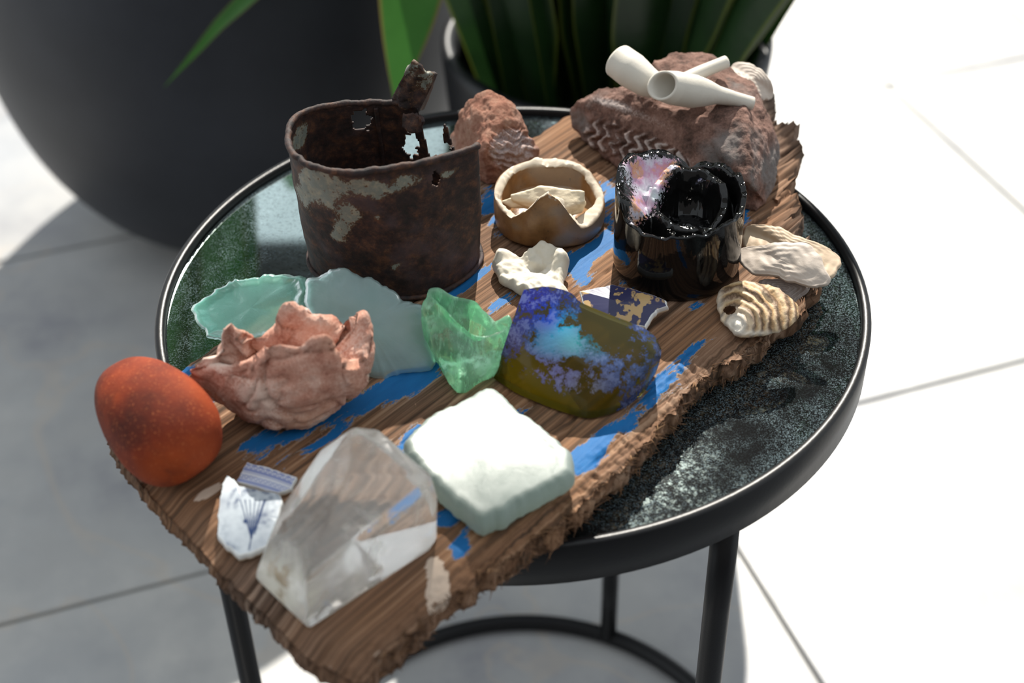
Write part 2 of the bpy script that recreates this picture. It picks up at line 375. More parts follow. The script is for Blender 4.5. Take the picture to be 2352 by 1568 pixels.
def mat_black_glass():
    n = N('black_bottle_glass'); lt = n.attr('light'); a = n.noise(130, 6, .7); b = n.noise(60, 4, .6)
    th = n.math('ADD', lt, n.math('MULTIPLY', n.math('SUBTRACT', n.noise(420, 6, .75), .5), 1.9)); m = n.step(th, .5, .56)
    ir = n.ramp(b, [(.34, (.50, .56, .58)), (.44, (.46, .42, .50)), (.52, (.42, .24, .36)), (.59, (.52, .27, .14)), (.68, (.46, .45, .54))])
    g = n.pbr((.004, .004, .004), .06, n.bump(n.noise(50, 4), .12, .002), Specular_IOR_Level=.38)
    p = n.pbr(ir, .35, n.bump(a, .4, .001), Metallic=.2)
    return n.end(n.shmix(m, g, p))
M_BOTTLE = mat_black_glass()
def mat_stoneware():
    n = N('brown_salt_glaze'); a = n.noise(40, 5, .6); z = n.attr('broken'); b = n.noise(500, 3)
    col = n.ramp(a, [(.34, (.12, .055, .020)), (.5, (.24, .12, .045)), (.66, (.34, .19, .085))])
    col = n.mix(n.math('MULTIPLY', n.step(n.noise(260, 3), .66, .72), .7), col, (.05, .03, .02))
    col = n.mix(n.math('MULTIPLY', n.step(n.noise(28, 3, .5), .50, .62), .6), col, (.22, .20, .175)); col = n.mix(z, col, n.mix(a, (.44, .36, .27), (.66, .58, .47)))
    return n.end(n.pbr(col, n.mix(z, (.35, .35, .35), (.8, .8, .8)), n.bump(b, .25, .0006)))
M_STONEWARE = mat_stoneware()
def mat_bone(name, c1, c2, stain=(.40, .27, .14), sa=.3, scale=60):
    n = N(name); a = n.noise(scale, 5, .6); b = n.noise(scale*6, 4, .7)
    col = n.mix(a, c1, c2); col = n.mix(n.math('MULTIPLY', n.step(n.noise(scale*.6, 5, .7), .55, .72), sa), col, stain)
    return n.end(n.pbr(col, .6, n.bump(n.math('ADD', a, n.math('MULTIPLY', b, .5)), .4, .0008)))
M_BONE = mat_bone('bleached_bone', (.58, .52, .41), (.72, .66, .56))
M_CHIP = mat_bone('pale_split_bone', (.66, .54, .36), (.80, .70, .52), (.36, .22, .08), .5, 90)
M_PIPE = mat_bone('white_pipe_clay', (.52, .48, .41), (.64, .60, .53), (.48, .36, .22), .35, 45)
M_SHELLW = mat_bone('chalky_oyster_shell', (.40, .33, .27), (.58, .50, .43), (.36, .30, .27), .45, 55)
M_SHELLY = mat_bone('tan_oyster_shell', (.44, .32, .21), (.55, .43, .31), (.62, .50, .32), .5, 30)
M_SHELLD = mat_bone('grey_oyster_shell', (.16, .13, .12), (.30, .25, .22), (.08, .06, .05), .6, 60)
def mat_ringshell():
    n = N('banded_oyster_shell'); r = n.attr('ring'); a = n.noise(70, 5, .65); b = n.noise(300, 4)
    x = n.math('ADD', n.math('MULTIPLY', r, 14.0), n.math('MULTIPLY', a, 4.5)); x = n.math('FRACT', n.math('MULTIPLY', x, .5))
    col = n.ramp(x, [(.1, (.13, .075, .035)), (.3, (.40, .24, .11)), (.55, (.62, .45, .26)), (.75, (.50, .36, .24)), (.95, (.20, .12, .07))])
    col = n.mix(n.attr('light'), col, (.80, .74, .64))
    return n.end(n.pbr(col, .6, n.bump(n.math('ADD', x, n.math('MULTIPLY', b, .6)), .5, .001)))
M_RINGSHELL = mat_ringshell()
def mat_print(name, rough=.18):
    n = N(name); return n.end(n.pbr(n.attr('col', 'Color'), rough, n.bump(n.noise(200, 4), .08, .0006)))
M_PRINT = mat_print('printed_glazed_earthenware')
M_PRINT2 = mat_print('gilt_blue_earthenware', .35)

# ================================================================== THE SETTING
floor = tag(mk('floor', [(-5, -4, -.03), (5, -4, -.03), (5, 7, -.03), (-5, 7, -.03), (-5, -4, -.004), (5, -4, -.004), (5, 7, -.004), (-5, 7, -.004)],
    [(3, 2, 1, 0), (4, 5, 6, 7), (0, 1, 5, 4), (1, 2, 6, 5), (2, 3, 7, 6), (3, 0, 4, 7)], M_GROUT, None, False),
    'pale grey limestone floor tiles under the round table', None, None, 'structure')
ta = math.radians(18.2); tt = np.array([math.cos(ta), math.sin(ta), 0]); tn = np.array([-math.sin(ta), math.cos(ta), 0]); S_, J_, LT = .605, .0045, .905
bm = bmesh.new(); q = S_/2-J_/2
bmesh.ops.create_cube(bm, size=1, matrix=Matrix.Diagonal((LT-J_, 2*q, .02, 1)))
bmesh.ops.bevel(bm, geom=bm.edges[:]+bm.verts[:], offset=.0012, segments=1, affect='EDGES')
tile_me = bpy.data.meshes.new('floor_tile'); bm.to_mesh(tile_me); bm.free(); tile_me.materials.append(M_FLOOR)
for r in range(-7, 11):
    for k in range(-6, 7):
        c = tt*(.298+(k+.5)*LT+(0 if r % 2 else -.33*LT))+tn*(.357+(r+.5)*S_)
        if not (-3.2 < c[0] < 3.2 and -3.2 < c[1] < 5.2): continue
        o = bpy.data.objects.new('floor_tile', tile_me); COL.objects.link(o); o.parent = floor
        o.location = Vector(c)+Vector((0, 0, -.01+random.uniform(-.0004, .0004)))-floor.location; o.rotation_euler = (0, 0, ta)

M_WALL = mat_plain('dark_render', (.035, .034, .036), .85, .2, 20)
def box(x0, x1, y0, y1, z0, z1):
    return [(x, y, z) for z in (z0, z1) for (x, y) in ((x0, y0), (x1, y0), (x1, y1), (x0, y1))], [(3, 2, 1, 0), (4, 5, 6, 7), (0, 1, 5, 4), (1, 2, 6, 5), (2, 3, 7, 6), (3, 0, 4, 7)]
Vw, Fw = join([(np.array(box(*q)[0]), box(*q)[1]) for q in ((-4.5, .10, 3.2, 3.45, 2.95, 6.0), (.64, 4.5, 3.2, 3.45, 3.15, 6.0), (.10, .64, 3.2, 3.45, 3.9, 6.0))])  # added out of view: darkens the mirrored tabletop, gap lets sun patches in
tag(mk('added_wall_back', Vw, Fw, M_WALL, None, False), 'added dark wall out of view, open below and notched to shape the sun patches', None, None, 'structure')
M_WALL2 = mat_plain('grey_plaster', (.10, .10, .105), .9, .2, 20)
tag(mk('added_wall_front', *box(-3.2, 3.2, -2.75, -2.6, -.004, 3.3), M_WALL2, None, False), 'added grey wall behind the camera that dims sky reflections', None, None, 'structure')  # added behind the camera to keep bright sky out of glossy fronts
for k, x in enumerate((-4.2, -2.2, -.95, .05, 1.75, 4.2)):
    tag(mk('added_post_%d' % (k+1), *box(x-.045, x+.045, 3.22, 3.36, -.004, 2.96), M_WALL, None, False), 'dark upright post under the added unseen wall', None, None, 'structure')  # unseen posts, added as part of the light-shaping wall
# ================================================================== TABLE
tab = thing('side_table', (0, 0, 0), 'round black metal side table with dark mirrored glass top', 'table')
prof = [(.2085, T-.0285), (.2100, T-.027), (.2100, T-.0012), (.2090, T), (.2055, T), (.2046, T-.001), (.2046, T-.0050), (.2046, T-.0285)]
Vr, Fr = loft(lathe(prof+prof[:1], (0, 0, 0), 160), False, False)
mk('rim', Vr, [f[::-1] for f in Fr], M_BLACK, tab).data.set_sharp_from_angle(angle=math.radians(60))
prof = [(.2044, T-.012), (.2044, T-.0056), (.2036, T-.0050), (.1, T-.0050), (.001, T-.0050)]
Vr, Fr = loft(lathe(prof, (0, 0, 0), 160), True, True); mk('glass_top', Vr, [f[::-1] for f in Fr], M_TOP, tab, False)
prof = [(.203, T-.0285), (.203, T-.0125), (.001, T-.0125), (.001, T-.0285)]
Vr, Fr = loft(lathe(prof+prof[:1], (0, 0, 0), 96), False, False); mk('under_plate', Vr, Fr, M_BLACK, tab)
for d in (65, -56, 194):
    x, y = .196*math.cos(math.radians(d)), .196*math.sin(math.radians(d))
    Vt, Ft = tube([(x, y, z) for z in np.linspace(.010, T-.0285, 8)], .0075, 20); mk('leg', Vt, Ft, M_BLACK, tab)
th = np.linspace(0, 2*math.pi, 121)
ring = [[( (.1965+.0075*math.cos(a))*math.cos(t), (.1965+.0075*math.cos(a))*math.sin(t), .0076+.0075*math.sin(a)) for a in np.linspace(0, 2*math.pi, 16, endpoint=False)] for t in th]
Vr, Fr = loft(ring, False, False); mk('base_ring', Vr, Fr, M_BLACK, tab)

# ================================================================== PLANK
O0 = P(240, 960); gdir = np.array([.663, .749, 0]); gper = np.array([-.749, .663, 0])
NA, NB = 420, 200
a = np.linspace(0, 1, NA); b = np.linspace(0, 1, NB)          # a along grain, b from right edge (0) to left edge (1)
ws = np.linspace(-.225, .004, 30)
s_start = lambda wv: np.interp(wv, [-.222, -.214, -.19, -.126, -.044, -.006, .006], [-.018, -.031, -.036, -.028, -.015, -.004, .004])
s_end = lambda wv: np.interp(wv, [-.225, -.206, -.185, -.16, -.14, -.117, -.084, -.04, .008], [.335, .369, .385, .409, .445, .483, .500, .49, .475])
w_r = lambda sv: np.interp(sv, [-.03, .035, .075, .115, .165, .2145, .24, .268, .314, .36], [-.216, -.2185, -.224, -.2255, -.2255, -.2165, -.2195, -.2225, -.2255, -.208])
w_l = lambda sv: np.interp(sv, [0, .1, .36, .5], [.0, .004, .008, .008])
AA, BB = np.meshgrid(a, b, indexing='ij')
W0 = -.222+BB*.228; S0 = s_start(W0)+AA*(s_end(W0)-s_start(W0))
W1 = w_r(S0)+BB*(w_l(S0)-w_r(S0)); S1 = s_start(W1)+AA*(s_end(W1)-s_start(W1))
p3 = np.stack([S1, W1, 0*S1], -1)
jr = fbm(p3*[1, .2, 1], 55, 4, 3)*.0045+fbm(p3*[1, .3, 1], 260, 3, 4)*.0014
W2 = W1+jr*np.clip(1-BB*14, 0, 1)+fbm(p3*[1, .2, 1], 120, 3, 9)*.0012*np.clip(BB*20-19, 0, 1)
je = np.abs(fbm(p3*[.15, 1, 1], 190, 3, 5))*.026+fbm(p3*[.2, 1, 1], 60, 2, 6)*.008
S2 = S1-je*np.clip((AA-.90)*10, 0, 1)*sm(BB, -.1, .05)+fbm(p3*[.3, 1, 1], 180, 3, 8)*.0012*np.clip(1-AA*25, 0, 1)
gr = np.stack([S2*.05, W2, 0*S2], -1)
ridge = fbm(gr, 330, 3, 11); cr_n = fbm(gr*[1, 1, 1], 85, 2, 12); crack = np.exp(-(cr_n/.05)**2)*sm(fbm(gr*[1.4, 1, 1], 24, 2, 13), -.35, .1)
er = sm(1-BB*10, 0, 1); ee = sm((AA-.87)*8, 0, 1); e0 = sm(1-AA*28, 0, 1); el = sm(BB*26-25, 0, 1)
Z = ridge*.00035-crack*.0024+fbm(p3, 14, 2, 15)*.0004
Z = Z-er**2*.004+er*fbm(p3, 330, 3, 16)*.0016-ee*(.001+np.abs(fbm(gr, 210, 3, 17))*.0075)-e0**2*.005-el**2*.0025
tp = O0+S2[..., None]*gdir+W2[..., None]*gper; tp[..., 2] = B+Z-.0004
bot = O0+(S2-.0*S2)[..., None]*gdir+W2[..., None]*gper; bot[..., 2] = T+.0004
# one closed loop of side rows
Vt = tp.reshape(-1, 3); Ft = gridF(NA, NB)
Vb = bot[::20, ::10].reshape(-1, 3)
peri = [(i, 0) for i in range(NA)]+[(NA-1, j) for j in range(1, NB)]+[(i, NB-1) for i in range(NA-2, -1, -1)]+[(0, j) for j in range(NB-2, 0, -1)]
top_i = [i*NB+j for i, j in peri]; V = [Vt]; F = list(Ft); off = len(Vt); prev = top_i; m = len(peri); ctr = tp.mean((0, 1))
PT = Vt[top_i]; outw = PT-ctr; outw[:, 2] = 0; outw /= np.linalg.norm(outw, axis=1)[:, None]
for k, f in enumerate((.18, .36, .54, .72, .88, 1.0)):
    row = PT.copy(); row[:, 2] = PT[:, 2]*(1-f)+(T+.0004)*f
    row += outw*(fbm(row*[1, 1, 2.2], 210, 3, 21)*.0022+.0022*math.sin(math.pi*f)-.002*f)[:, None]
    if f == 1.0: row[:, 2] = T+.0004
    V.append(row); F += [(prev[j], off+j, off+(j+1) % m, prev[(j+1) % m]) for j in range(m)]; prev = list(range(off, off+m)); off += m
V.append(np.array([[ctr[0], ctr[1], T+.0004]])); F += [(prev[j], off, prev[(j+1) % m]) for j in range(m)]
V = np.vstack(V); uu, vv = pix(V)
PB = [(880, 900, 150, 26, -30, .75), (700, 985, 130, 20, -30, .6), (590, 1015, 70, 22, -25, .75), (960, 870, 70, 30, -32, .75), (720, 1030, 110, 14, -32, .6), (420, 858, 40, 14, -30, .8), (480, 915, 50, 18, -28, .55),
      (1400, 1000, 130, 24, -36, .85), (1340, 1065, 50, 26, -30, .8), (1510, 880, 70, 24, -32, .8), (1590, 805, 60, 14, -32, .7), (1060, 1255, 30, 26, -40, .85), (1030, 1190, 36, 26, -10, .8), (1090, 1205, 40, 14, -35, .6),
      (1390, 560, 80, 22, -25, .75), (1320, 600, 60, 22, -30, .7), (1130, 480, 30, 70, -20, .7), (1400, 440, 35, 26, -20, .75), (1090, 640, 70, 18, -32, .75), (1150, 690, 50, 16, -30, .6), (1700, 490, 30, 30, -35, .75), (1340, 635, 26, 30, 0, .7),
      (1600, 700, 30, 12, -20, .65), (1720, 740, 30, 10, -20, .5), (1450, 640, 40, 24, -30, .7), (700, 630, 22, 14, -20, .9), (960, 990, 60, 16, -32, .6), (890, 1060, 120, 34, -32, .55), (790, 1140, 110, 28, -32, .45), (1220, 930, 90, 20, -32, .35), (370, 1085, 20, 8, -30, .5), (1385, 500, 30, 30, 0, .6), (1460, 740, 60, 16, -32, .35), (1010, 700, 60, 16, -30, .5)]
paint = blobs(uu, vv, PB)+.05
cream = blobs(uu, vv, [(1005, 1350, 30, 50, 20, .95), (990, 1290, 26, 30, 30, .55), (480, 1130, 60, 16, -30, .7), (640, 1110, 60, 12, -30, .6), (870, 1500, 40, 16, -30, .5), (1010, 1390, 30, 14, -40, .7), (1640, 600, 60, 16, -32, .3)])
dV = V-O0; gl = dV@gdir; gw = dV@gper
grey = np.clip(.38+.45*fbm(np.stack([gl*.3, gw, 0*gl], 1), 26, 3, 19)+sm(gl, .36, .44)*.25, 0, 1)
plank = mk('driftwood_plank', V, [f[::-1] for f in F], M_PLANK, None, True, None, dict(paint=paint, cream=cream, gl=gl, gw=gw, grey=grey))
tag(plank, 'weathered broken plank with flaking blue paint lying across the round table', 'plank')
# torn fibres along the bark-like edge
parts = []
for i in range(900):
    sa = rng.uniform(-.02, .30); ii = int(np.clip((sa+.03)/.40*NA, 2, NA-3)); p0 = tp[ii, 0].copy(); p0[2] = rng.uniform(T+.003, B-.002)
    d = -gper*rng.uniform(.0008, .0045)+gdir*rng.normal(0, .004)+np.array([0, 0, rng.normal(-.0004, .0016)])
    p0 = p0+gper*rng.uniform(0.0, .002)+gdir*rng.uniform(-.001, .001)
    parts.append(tube([p0, p0+d*.5, p0+d+np.array([0, 0, -.0004])], [.00034, .00026, .00008], 4))
Vf, Ff = join(parts); tag(mk('torn_fibres', Vf, Ff, M_FIBRE, plank), 'frayed brown fibres along the torn edge', None, None, 'stuff')
for i in range(34):
    f = rng.uniform(.02, .72); wv = -.22+f*.22; sv = float(s_end(wv))-.022+rng.uniform(-.012, .008); L = rng.uniform(.010, .030)
    p0 = O0+gdir*(sv-L)+gper*wv; p1 = O0+gdir*(sv+rng.uniform(-.004, .006))+gper*(wv+rng.uniform(-.003, .003)); z0 = B-rng.uniform(.0035, .011)
    p0[2] = z0+.001; p1[2] = z0-.001+rng.uniform(-.001, .002); h = rng.uniform(.0012, .0024); r = gper*h; k = np.array([0, 0, h*.9])
    Vs = [p0-r, p0+r, p1-r*.3, p1+r*.4, p0-r*.8+k, p0+r*.8+k, p1-r*.3+k*.3, p1+r*.3+k*.5]
    o = mk('splinter', Vs, [(0, 1, 3, 2), (4, 6, 7, 5), (0, 4, 5, 1), (2, 3, 7, 6), (0, 2, 6, 4), (1, 5, 7, 3)], M_PLANK, plank, False, None, dict(paint=[-1]*8, cream=[0]*8, gl=[sv]*4+[sv+.004]*4, gw=[wv, wv+h]*4, grey=[rng.uniform(0, .5)]*8))

# ================================================================== RUSTY MUG
zr = B+.090
rim_px = [(1098, 338), (1085, 300), (1040, 268), (975, 250), (900, 238), (800, 243), (720, 255), (680, 275), (663, 305), (668, 345), (690, 372), (740, 393), (790, 400), (880, 394), (960, 380), (1030, 361), (1070, 349)]
base_px = [(1103, 590), (1085, 550), (1030, 520), (905, 505), (780, 520), (730, 555), (712, 595), (725, 630), (770, 658), (850, 680), (930, 688), (1010, 675), (1070, 640), (1097, 610)]
def byangle(pts, m, c=None):
    pts = np.asarray(pts); c = pts.mean(0) if c is None else c; d = pts-c; an = np.arctan2(d[:, 1], d[:, 0]) % (2*math.pi); o = np.argsort(an)
    th = np.linspace(0, 2*math.pi, m, endpoint=False)
    r = np.interp(th, np.concatenate([an[o]-2*math.pi, an[o], an[o]+2*math.pi]), np.tile(np.hypot(d[:, 0], d[:, 1])[o], 3))
    z = np.interp(th, np.concatenate([an[o]-2*math.pi, an[o], an[o]+2*math.pi]), np.tile(pts[o, 2], 3))
    for _ in range(6): r = (np.roll(r, 1)+2*r+np.roll(r, -1))/4
    return th, np.stack([c[0]+r*np.cos(th), c[1]+r*np.sin(th), z], 1), c
MM, KK = 300, 110
th, RL, rc = byangle(catmull([P(u, v, zr) for u, v in rim_px], 300), MM); _, BL, bc = byangle(catmull([P(u, v, B) for u, v in base_px], 300), MM)
mug = thing('rusty_mug', (bc[0], bc[1], B), 'rusted brown tin mug with chipped grey enamel and torn rim', 'mug')
angof = lambda u, v: math.atan2(*(P(u, v, zr)-rc)[[1, 0]]) % (2*math.pi)
t = np.linspace(0, 1, KK)
G = BL[None]*(1-t[:, None, None])+RL[None]*t[:, None, None]
dirs = np.stack([np.cos(th), np.sin(th), 0*th], 1)
G = G+dirs[None]*(.0012*np.sin(t*math.pi)[:, None, None])+dirs[None]*(fbm(G, 60, 3, 31)*.0007)[..., None]
G[..., 2] += .0008
a0, a1 = angof(1101, 336), angof(958, 246)
inz = ((th[None] > a0) & (th[None] < a1)) if a0 < a1 else ((th[None] > a0) | (th[None] < a1))
rel = ((th-a0) % (2*math.pi))/((a1-a0) % (2*math.pi))
keep_h = .60+.03*np.sin(rel*40)+.28*np.exp(-((rel-.66)/.075)**2)+.10*np.exp(-((rel-.36)/.06)**2)+.40*np.exp(-((rel-1)/.04)**2)+.40*np.exp(-(rel/.05)**2)
cut = inz & (t[:, None] > keep_h[None]+fbm(G*[1, 1, .4], 260, 3, 33)*.06)
gu, gv = pix(G.reshape(-1, 3)); gu = gu.reshape(KK, MM); gv = gv.reshape(KK, MM)
back = (np.sin(th) > 0)[None]
jit = fbm(G, 420, 2, 35)
hole = (back & (np.hypot((gu-829)/22, (gv-273)/20)+jit*.4 < 1)) | (~back & (np.hypot((gu-1003)/7, (gv-412)/16)+jit*.4 < 1)) | (back & (np.hypot((gu-945)/16, (gv-330)/26)+jit*.5 < 1)) | (back & (np.hypot((gu-1025)/12, (gv-340)/16)+jit*.5 < 1))
bad = (cut | hole).ravel()
F = [f for f in gridF(KK, MM, True) if not any(bad[i] for i in f)]
en = blobs(gu, gv, [(745, 440, 45, 50, 0, .8), (700, 420, 25, 60, 0, .55), (850, 430, 70, 26, 10, .75), (800, 500, 34, 40, 30, .75), (940, 415, 50, 20, -10, .6), (1035, 395, 30, 14, -20, .6), (775, 545, 22, 22, 0, .55), (910, 610, 26, 14, -20, .5), (1050, 560, 14, 26, 0, .35), (870, 500, 16, 10, 0, .4), (960, 560, 30, 30, 0, .2), (1085, 420, 10, 90, 0, .25)])
en = np.where(back, blobs(gu, gv, [(685, 310, 16, 40, 20, .95)]), en)
used = np.zeros(MM*KK, bool); used[np.array(F).ravel()] = True; idx = np.cumsum(used)-1
Vm = G.reshape(-1, 3)[used]; Fm = [tuple(int(idx[i]) for i in f) for f in F]
o = mk('body', Vm, Fm, M_RUST, mug, True, None, dict(enamel=en.ravel()[used])); md = o.modifiers.new('wall', 'SOLIDIFY'); md.thickness = .0013; md.offset = -1
ri = [j for j in range(MM) if not inz[0, j]]; st = [k for k in range(len(ri)) if (ri[k]-ri[k-1]) % MM != 1]; k0 = st[0] if st else 0; ri = ri[k0:]+ri[:k0]
pr = G[-1, ri]+np.array([0, 0, .0004]); pr = pr+fbm(pr, 200, 3, 36)[:, None]*.0004
Vt, Ft = tube(pr, .0019+.0003*fbm(pr, 300, 3, 37), 10); mk('rolled_rim', Vt, Ft, M_RUST, mug, True, None, dict(enamel=np.full(len(Vt), -.05)))
# hanging torn end of the rim
pe = pr[-1]; pth = [H(985, 262, 88), H(978, 285, 84), H(966, 297, 80)]
e0_, e1_ = H(940, 262, 90), H(976, 268, 89)
g1 = catmull([H(930, 258, 89), H(955, 262, 89), H(978, 276, 88)], 24, False); g2 = catmull([H(925, 290, 82), H(950, 300, 80), H(968, 298, 80)], 24, False)
Gs = np.array([g1*(1-k)+g2*k for k in np.linspace(0, 1, 10)]); Gs = Gs+fbm(Gs, 300, 3, 38)[..., None]*.001
o = mk('torn_flap', Gs.reshape(-1, 3), gridF(10, 24), M_RUST, mug, True, None, dict(enamel=np.full(240, -.1))); md = o.modifiers.new('wall', 'SOLIDIFY'); md.thickness = .0015
# floor of the mug
Rb = [BL*(1-k)+bc*k+np.array([0, 0, .0022]) for k in (0.01, .3, .6, .95)]; Vt, Ft = loft([BL+np.array([0, 0, .0003])]+Rb, False, True); mk('bottom', Vt, Ft, M_RUST, mug, True, None, dict(enamel=np.full(len(Vt), -.2)))
Vt, Ft = tube(np.vstack([BL*1.0+dirs*.0008, BL[:1]+dirs[:1]*.0008])+np.array([0, 0, .0016]), .0015, 8); mk('bottom_seam', Vt, Ft, M_RUST, mug, True, None, dict(enamel=np.full(len(Vt), -.1)))
ja = int(angof(862, 240)/(2*math.pi)*MM); Vt, Ft = tube(G[4:-3, ja]-dirs[ja]*.0015, .0014, 6); mk('side_seam', Vt, Ft, M_RUST, mug, True, None, dict(enamel=np.full(len(Vt), .1)))
# handle stub: folded strap
yb = P(930, 238, zr)[1]+.002
A0, A1, A2, A3 = PY(893, 236, yb), PY(945, 141, yb-.010), PY(1004, 172, yb-.004), PY(964, 252, yb-.006)
Gs = np.array([[(A0*(1-i)+A1*i)*(1-j)+(A3*(1-i)+A2*i)*j+np.array([0, -.004, .001])*math.sin(j*math.pi) for j in np.linspace(0, 1, 22)] for i in np.linspace(0, 1, 26)])
Gs += fbm(Gs, 180, 3, 41)[..., None]*.0011; Vh = Gs.reshape(-1, 3)
o = mk('handle_stub', Vh, gridF(26, 22), M_RUST, mug, True, None, dict(enamel=np.clip(.45+.3*fbm(Vh, 90, 2, 42), 0, 1)-.2)); md = o.modifiers.new('wall', 'SOLIDIFY'); md.thickness = .0026
B1, B2 = PY(1000, 186, yb+.010), PY(975, 250, yb+.008)
Gs = np.array([[(A3*(1-i)+A2*i)*(1-j)+(B2*(1-i)+B1*i)*j for j in np.linspace(0, 1, 8)] for i in np.linspace(0, 1, 16)]); Gs += fbm(Gs, 180, 3, 43)[..., None]*.0008
o = mk('handle_fold', Gs.reshape(-1, 3), gridF(16, 8), M_RUST, mug, True, None, dict(enamel=np.full(128, -.2))); md = o.modifiers.new('wall', 'SOLIDIFY'); md.thickness = .002

# ================================================================== STONES
def rock(name, groups, voxel, mat, label, cat, smooth_it=3, amps=((60, .002), (220, .0007)), extra=None, light=None, seed=50):
    V, F, E = remesh(hull(*groups), voxel, smooth_it); Nn = meshnormals(V, F)
    for i, (sc, am) in enumerate(amps): V = V+Nn*(fbm(V, sc, 3, seed+i)*am)[:, None]
    lt = np.zeros(len(V))
    if extra:
        uu, vv = pix(V); V, lt = extra(V, Nn, uu, vv)
    V[:, 2] = np.maximum(V[:, 2], B+.0006)
    o = mk(name, V, F, mat, None, True, None, dict(light=lt)); return tag(o, label, cat)
def big_extra(V, Nn, uu, vv):
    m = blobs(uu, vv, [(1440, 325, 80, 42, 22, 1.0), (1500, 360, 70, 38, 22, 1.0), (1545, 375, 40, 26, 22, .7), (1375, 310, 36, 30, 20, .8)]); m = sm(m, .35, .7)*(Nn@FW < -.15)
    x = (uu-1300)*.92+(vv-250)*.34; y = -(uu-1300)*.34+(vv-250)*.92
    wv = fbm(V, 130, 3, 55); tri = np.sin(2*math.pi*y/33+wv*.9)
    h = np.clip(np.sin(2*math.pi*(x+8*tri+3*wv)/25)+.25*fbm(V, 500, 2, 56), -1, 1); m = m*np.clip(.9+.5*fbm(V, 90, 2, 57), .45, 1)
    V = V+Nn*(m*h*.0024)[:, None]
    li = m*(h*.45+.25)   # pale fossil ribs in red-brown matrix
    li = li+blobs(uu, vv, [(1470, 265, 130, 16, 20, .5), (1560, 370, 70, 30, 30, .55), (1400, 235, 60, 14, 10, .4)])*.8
    return V, li
FB = [H(*p) for p in [(1335, 318, 0), (1440, 402, 0), (1560, 470, 0), (1738, 488, 0), (1755, 470, 0), (1690, 330, 0), (1440, 285, 0), (1307, 252, 16), (1312, 282, 8), (1322, 236, 24), (1385, 197, 35), (1440, 208, 42), (1540, 252, 45), (1640, 290, 45), (1713, 324, 42), (1480, 190, 46), (1700, 262, 47)]]
BK = [H(*p) for p in [(1500, 140, 49), (1545, 118, 53), (1600, 112, 54), (1650, 130, 52), (1692, 160, 51), (1728, 188, 48), (1752, 240, 42), (1775, 300, 32), (1783, 372, 16), (1776, 425, 4), (1760, 470, 0), (1716, 300, 48), (1712, 235, 53), (1640, 182, 54), (1520, 190, 50), (1790, 350, 0), (1480, 290, 0), (1700, 265, 0), (1720, 420, 30)]]
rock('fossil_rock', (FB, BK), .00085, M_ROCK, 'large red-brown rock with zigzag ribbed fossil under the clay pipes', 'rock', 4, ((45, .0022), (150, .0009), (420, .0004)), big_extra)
def small_extra(V, Nn, uu, vv):
    m = sm(blobs(uu, vv, [(1175, 345, 62, 60, 30, 1.0)]), .3, .6)
    wv = fbm(V, 90, 3, 65); r = np.hypot((uu-1180)*.9, vv-262)+5*np.sin((uu-1100)/8+wv*2)+9*wv
    h = np.clip(np.sin(2*math.pi*r/17)+.3*fbm(V, 420, 2, 66), -1, 1); V = V+Nn*(m*h*.0015)[:, None]
    return V, m*.46
SS = [H(*p) for p in [(1030, 330, 0), (1040, 292, 12), (1055, 255, 28), (1098, 213, 44), (1130, 208, 46), (1165, 226, 42), (1200, 280, 30), (1236, 345, 12), (1236, 372, 0), (1160, 412, 0), (1120, 424, 0), (1075, 400, 0), (1150, 270, 40), (1100, 320, 0), (1130, 250, 44), (1180, 300, 0), (1110, 350, 30)]]
rock('wavy_stone', (SS,), .0009, M_ROCK2, 'small pointed rusty-red stone with wavy ridges beside the mug', 'rock', 4, ((60, .002), (200, .0008), (420, .0004)), small_extra, seed=60)
# red pebble
pc = H(362, 962, 23.5); pa = P(440, 1036)-P(290, 888); pa[2] = 0; pa /= np.linalg.norm(pa); pb = np.array([-pa[1], pa[0], 0])
nu, nv = 120, 70; ph = np.linspace(0, 2*math.pi, nu, endpoint=False); rows = []
for la in np.linspace(-math.pi/2+.02, math.pi/2-.02, nv):
    cl, sl = np.cos(la), np.sin(la); e = .82
    sp = lambda x: np.sign(x)*np.abs(x)**e
    X = .0395*sp(sl)*np.ones(nu); Y = .0245*sp(cl)*sp(np.cos(ph)); Zz = .0238*sp(cl)*sp(np.sin(ph))
    Y = Y*(1+.10*sp(sl)); rows.append(pc+X[:, None]*pa+Y[:, None]*pb+Zz[:, None]*np.array([0, 0, 1]))
Vp, Fp = loft(rows); Vp = Vp+(Vp-pc)*(fbm(Vp, 22, 3, 71)*.06)[:, None]; Vp[:, 2] = np.maximum(Vp[:, 2], B+.0004)
tag(mk('red_pebble', Vp, Fp, M_RED), 'smooth orange-red oblong pebble at the corner of the plank', 'pebble')

# ================================================================== PINK CLAY LUMP
rimp = [(432, 850, 35), (462, 819, 42), (492, 812, 44), (498, 785, 50), (508, 750, 57), (526, 742, 57), (552, 766, 53), (600, 772, 50), (640, 742, 53), (655, 703, 62), (690, 704, 60), (712, 728, 54), (760, 737, 50), (790, 765, 45), (812, 735, 52), (836, 720, 55), (844, 748, 50), (834, 805, 42), (806, 838, 42), (770, 812, 50), (752, 776, 60), (722, 778, 60), (692, 802, 54), (640, 794, 57), (602, 802, 56), (560, 830, 46), (530, 838, 44), (488, 838, 41)]
MR = 260; RLp = catmull([H(*p) for p in rimp], MR)
cR = RLp.mean(0); an = np.unwrap(np.arctan2(RLp[:, 1]-cR[1], RLp[:, 0]-cR[0]))
sgn = np.sign(an[-1]-an[0]); an2 = np.linspace(an[0], an[0]+sgn*2*math.pi, MR, endpoint=False); an = an2*.45+np.sort(an)[::int(sgn)]*.55
cb = P(655, 945); bl = np.stack([cb[0]+.026*np.cos(an), cb[1]+.021*np.sin(an), np.full(MR, B+.0008)], 1)
rows = []
